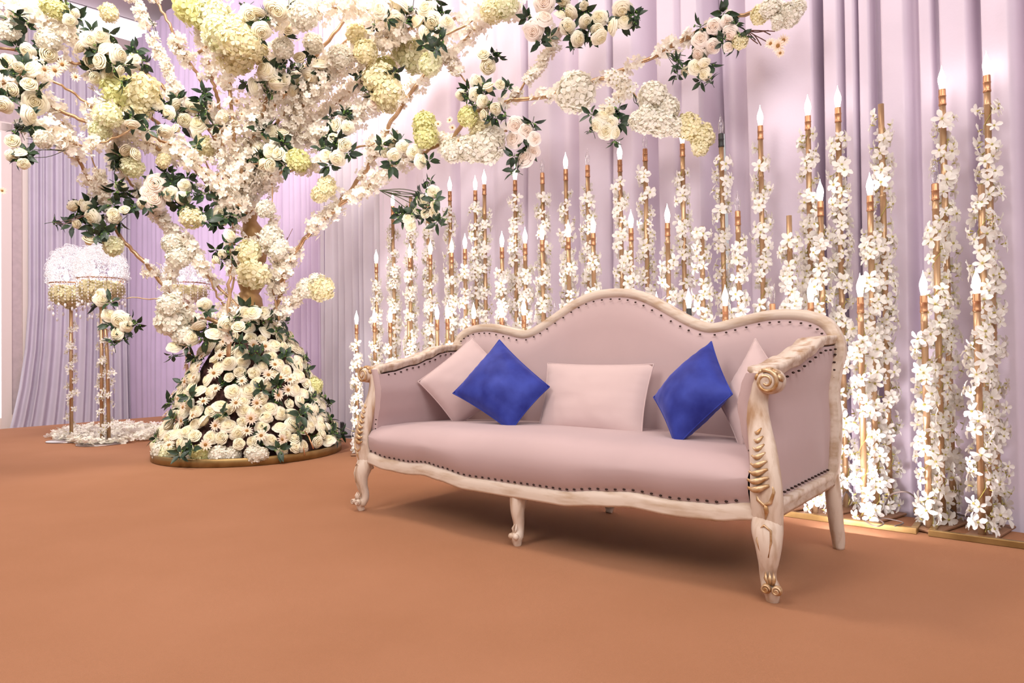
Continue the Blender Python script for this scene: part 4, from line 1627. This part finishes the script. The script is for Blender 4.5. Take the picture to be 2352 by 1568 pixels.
# hydrangeas spilling over the front of the ring
for px_, d, c in ((372, .16, 'white'), (392, .17, 'white'), (418, .15, 'pale'), (462, .16, 'green'), (505, .15, 'white'), (535, .12, 'white'), (585, .14, 'white'), (602, .10, 'white')):
    p = at(px_, 1046 if px_ > 440 else 1035, 5.08 if px_ > 440 else 5.3) - MO
    p.z = max(.085, p.z)
    hh = Vector((p.x, p.y, 0))
    if hh.length < .66:
        p = Vector((hh.normalized().x * .67, hh.normalized().y * .67, p.z))
    taken.append((p, d * .85))
    link('hydrangea', HYD[c][random.randrange(2)], mound, Matrix.Translation(p) @ frame_to(Vector((p.x, p.y, .35)), random.uniform(0, 6)) @ Matrix.Scale(d, 4))
p = at(722, 885, 5.75) - MO
link('hydrangea', HYD['green'][0], mound, Matrix.Translation(p) @ frame_to((1, -.6, .4)) @ Matrix.Scale(.15, 4), label='green hydrangea head')
mound_place(2600, .085, 'daisy', DAISY, .075, .105, .30, .95, 1.9, .055, .25, amin=(cam_a - .3, cam_a + 1.5), limit=24)
mound_place(400, .09, 'daisy', DAISY, .075, .105, .15, .75, 1.2, .055, .25, limit=12)
mound_place(900, .055, 'leaf_spray', SPRAY, .15, .17, .10, 1.12, 1.6, .045, .35, limit=34)
nr_ = mound_place(60000, .080, 'rose', ROSES, .10, .128, .10, 1.18, 1.9, .012, .30, limit=300)
print('mound roses', nr_)
mound_place(3000, .02, 'leaf_spray', SPRAY, .15, .15, .08, 1.12, 2.0, -.035, .6, limit=70)
# a few bare stalks on the right of the ring
mb = MB()
for q in ((640, 1030, 655, 1000), (700, 1045, 690, 1005), (655, 1045, 640, 1005), (720, 1030, 700, 990)):
    a = at(q[0], q[1], 5.25) - MO
    b = at(q[2], q[3], 5.35) - MO
    mb.tube([a, (a + b) / 2 + Vector((0, 0, .02)), b], .006, 5)
mb.build('stalks', 'copper', mound, kind='stuff')

# ================================================================== wire-globe lamps at the left
def torus_pts(R_, z, n=28):
    return [(R_ * math.cos(2 * math.pi * k / n), R_ * math.sin(2 * math.pi * k / n), z) for k in range(n + 1)]


def globe_lamp(label, px, base_py, ring_py, globe_w, globe_top_py, two_poles, seed):
    r = random.Random(seed)
    b = gnd(px, base_py)
    Y = b.y
    zr = at(px, ring_py, Y).z
    Rg = globe_w * Y / F_PX / 2
    hg = (ring_py - globe_top_py) * Y / F_PX
    t = thing('globe_lamp', label, 'lamp', (b.x, b.y, 0), 0, 'wire globe lamps beside the tree')
    mb = MB()
    mb.lathe([(0, 0), (.21, 0), (.215, .004), (.21, .010), (.05, .014), (0, .014)], 32)
    mb.build('base', 'steel', t)
    for k in range(2 if two_poles else 1):
        ox = (k * .055, k * .02, 0)
        mb = MB()
        mb.tube([(ox[0], ox[1], .012), (ox[0] * .8, ox[1], zr * .5), (ox[0] * .3, ox[1] * .3, zr - .10)], .017, 10)
        po = mb.build('pole', 'gold', t)
        z, ph = .05, r.uniform(0, 6)
        while z < zr - .35:
            aa = ph + z * 38 + r.gauss(0, .5)
            for rep in range(2 if r.random() < .5 else 1):
                rr = r.uniform(.024, .05)
                link('blossom', ORCHID[r.randrange(7)], po, Matrix.Translation((ox[0] + rr * math.cos(aa + rep), ox[1] + rr * math.sin(aa + rep), z)) @ frame_to((math.cos(aa), math.sin(aa), r.uniform(-.4, .4)), r.uniform(0, 6)) @ Matrix.Scale(r.uniform(.8, 1.1), 4))
            z += r.uniform(.028, .05)
    Rr = Rg * .93
    mb = MB()
    mb.tube(torus_pts(Rr, zr), .007, 6, False)
    for k in range(8):
        a = 2 * math.pi * k / 8
        mb.tube([(Rr * math.cos(a), Rr * math.sin(a), zr), (Rr * .8 * math.cos(a), Rr * .8 * math.sin(a), zr - .05), (0, 0, zr - .13)], .004, 4, False)
    mb.build('ring_frame', 'copper', t)
    # wire tangle
    mb = MB()
    for k in range(950):
        zz = r.uniform(-.02, 1.0)
        a = r.uniform(0, 2 * math.pi)
        q = math.sqrt(max(0, 1 - max(0, zz) ** 2.6))
        c = Vector((Rg * q * math.cos(a), Rg * q * math.sin(a), zr + hg * zz)) * 1.0
        sc_ = r.uniform(.90, 1.04)
        c = Vector((c.x * sc_, c.y * sc_, zr + (c.z - zr) * sc_))
        T = Matrix.Translation(c) @ frame_to((r.gauss(0, 1), r.gauss(0, 1), r.gauss(0, 1)))
        rad = r.uniform(.014, .034)
        a0 = r.uniform(0, 6)
        mb.tube([T @ Vector((rad * math.cos(a0 + m_ * .62), rad * math.sin(a0 + m_ * .62), .006 * m_ * .4)) for m_ in range(9)], .0019, 3, False)
    mb.build('wire_globe', 'wire', t, kind='stuff')
    # bulbs inside
    for ang in (.6, 2.7, 4.7):
        mb = MB()
        mb.ball((Rg * .35 * math.cos(ang), Rg * .35 * math.sin(ang), zr + .06), .022, 10, 6, (1, 1, 1.25))
        mb.build('bulb', 'lamp_glow', t)
    # flower dome under the ring and hanging crystals
    for k in range(9):
        a = k * 2.4
        q = .0 if k == 0 else Rg * .52
        link('hydrangea', HYD['cream'][k % 2], t, Matrix.Translation((q * math.cos(a), q * math.sin(a), zr - .11 - (.05 if k == 0 else 0))) @ frame_to((math.cos(a) * .9, math.sin(a) * .9, -.5), k) @ Matrix.Scale(.19, 4))
    mb = MB()
    for k in range(20):
        a = 2 * math.pi * k / 20
        L_ = r.uniform(.16, .34)
        for m_ in range(int(L_ / .03)):
            mb.ball((Rr * math.cos(a), Rr * math.sin(a), zr - .02 - m_ * .03), .0065, 5, 4, (1, 1, 1.5))
        mb.ball((Rr * math.cos(a), Rr * math.sin(a), zr - .03 - L_), .013, 6, 4, (1, 1, 1.7))
    mb.build('crystal_drops', 'crystal', t, kind='stuff')
    return t


globe_lamp('gold lamp with a wire globe on a single blossom-wound pole, nearest the window', 164, 1012, 652, 92, 568, False, 1)
globe_lamp('gold lamp with a wire globe on a double pole, beside a bunch of white roses', 234, 1019, 641, 104, 560, True, 2)
globe_lamp('gold lamp with a wire globe half hidden behind the tree', 430, 985, 652, 104, 585, False, 3)

# petals strewn on the floor
pp = [(108, 1006), (175, 985), (300, 980), (400, 984), (400, 1006), (300, 1018), (195, 1027), (150, 1016)]
W = [gnd(*p) for p in pp]


def inside(p, P):
    c = False
    j = len(P) - 1
    for i in range(len(P)):
        if (P[i].y > p.y) != (P[j].y > p.y) and p.x < (P[j].x - P[i].x) * (p.y - P[i].y) / (P[j].y - P[i].y) + P[i].x:
            c = not c
        j = i
    return c


pts = []
x0, x1 = min(p.x for p in W), max(p.x for p in W)
y0, y1 = min(p.y for p in W), max(p.y for p in W)
while len(pts) < 1500:
    p = Vector((random.uniform(x0, x1), random.uniform(y0, y1), 0))
    if inside(p, W):
        pts.append((p.x, p.y, .018 + random.random() ** 2 * .05))
o = blossom_cloud('petals', np.array(pts), np.tile([0, 0, 1.0], (len(pts), 1)), .062, None, 'hyd_white')
tag(o, 'carpet of loose white petals under the wire globe lamps', 'petals')

# black uplight beside the mound
ul = gnd(786, 1004)
t = thing('uplight', 'small black upright floor light between the flower mound and the sofa', 'light', (ul.x, ul.y, 0), R(20))
mb = MB()
mb.box((0, 0, .075), (.035, .10, .15), None, .004)
mb.build('housing', 'black', t, smooth=False)
mb = MB()
mb.box((0, 0, .005), (.22, .10, .010), None, .002)
mb.build('base', 'black', t, smooth=False)
mb = MB()
mb.tube([(.015, 0, .10), (.12, .02, .05), (.24, .03, .012), (.34, .0, .006)], .005, 6)
mb.build('cable', 'trim', t)
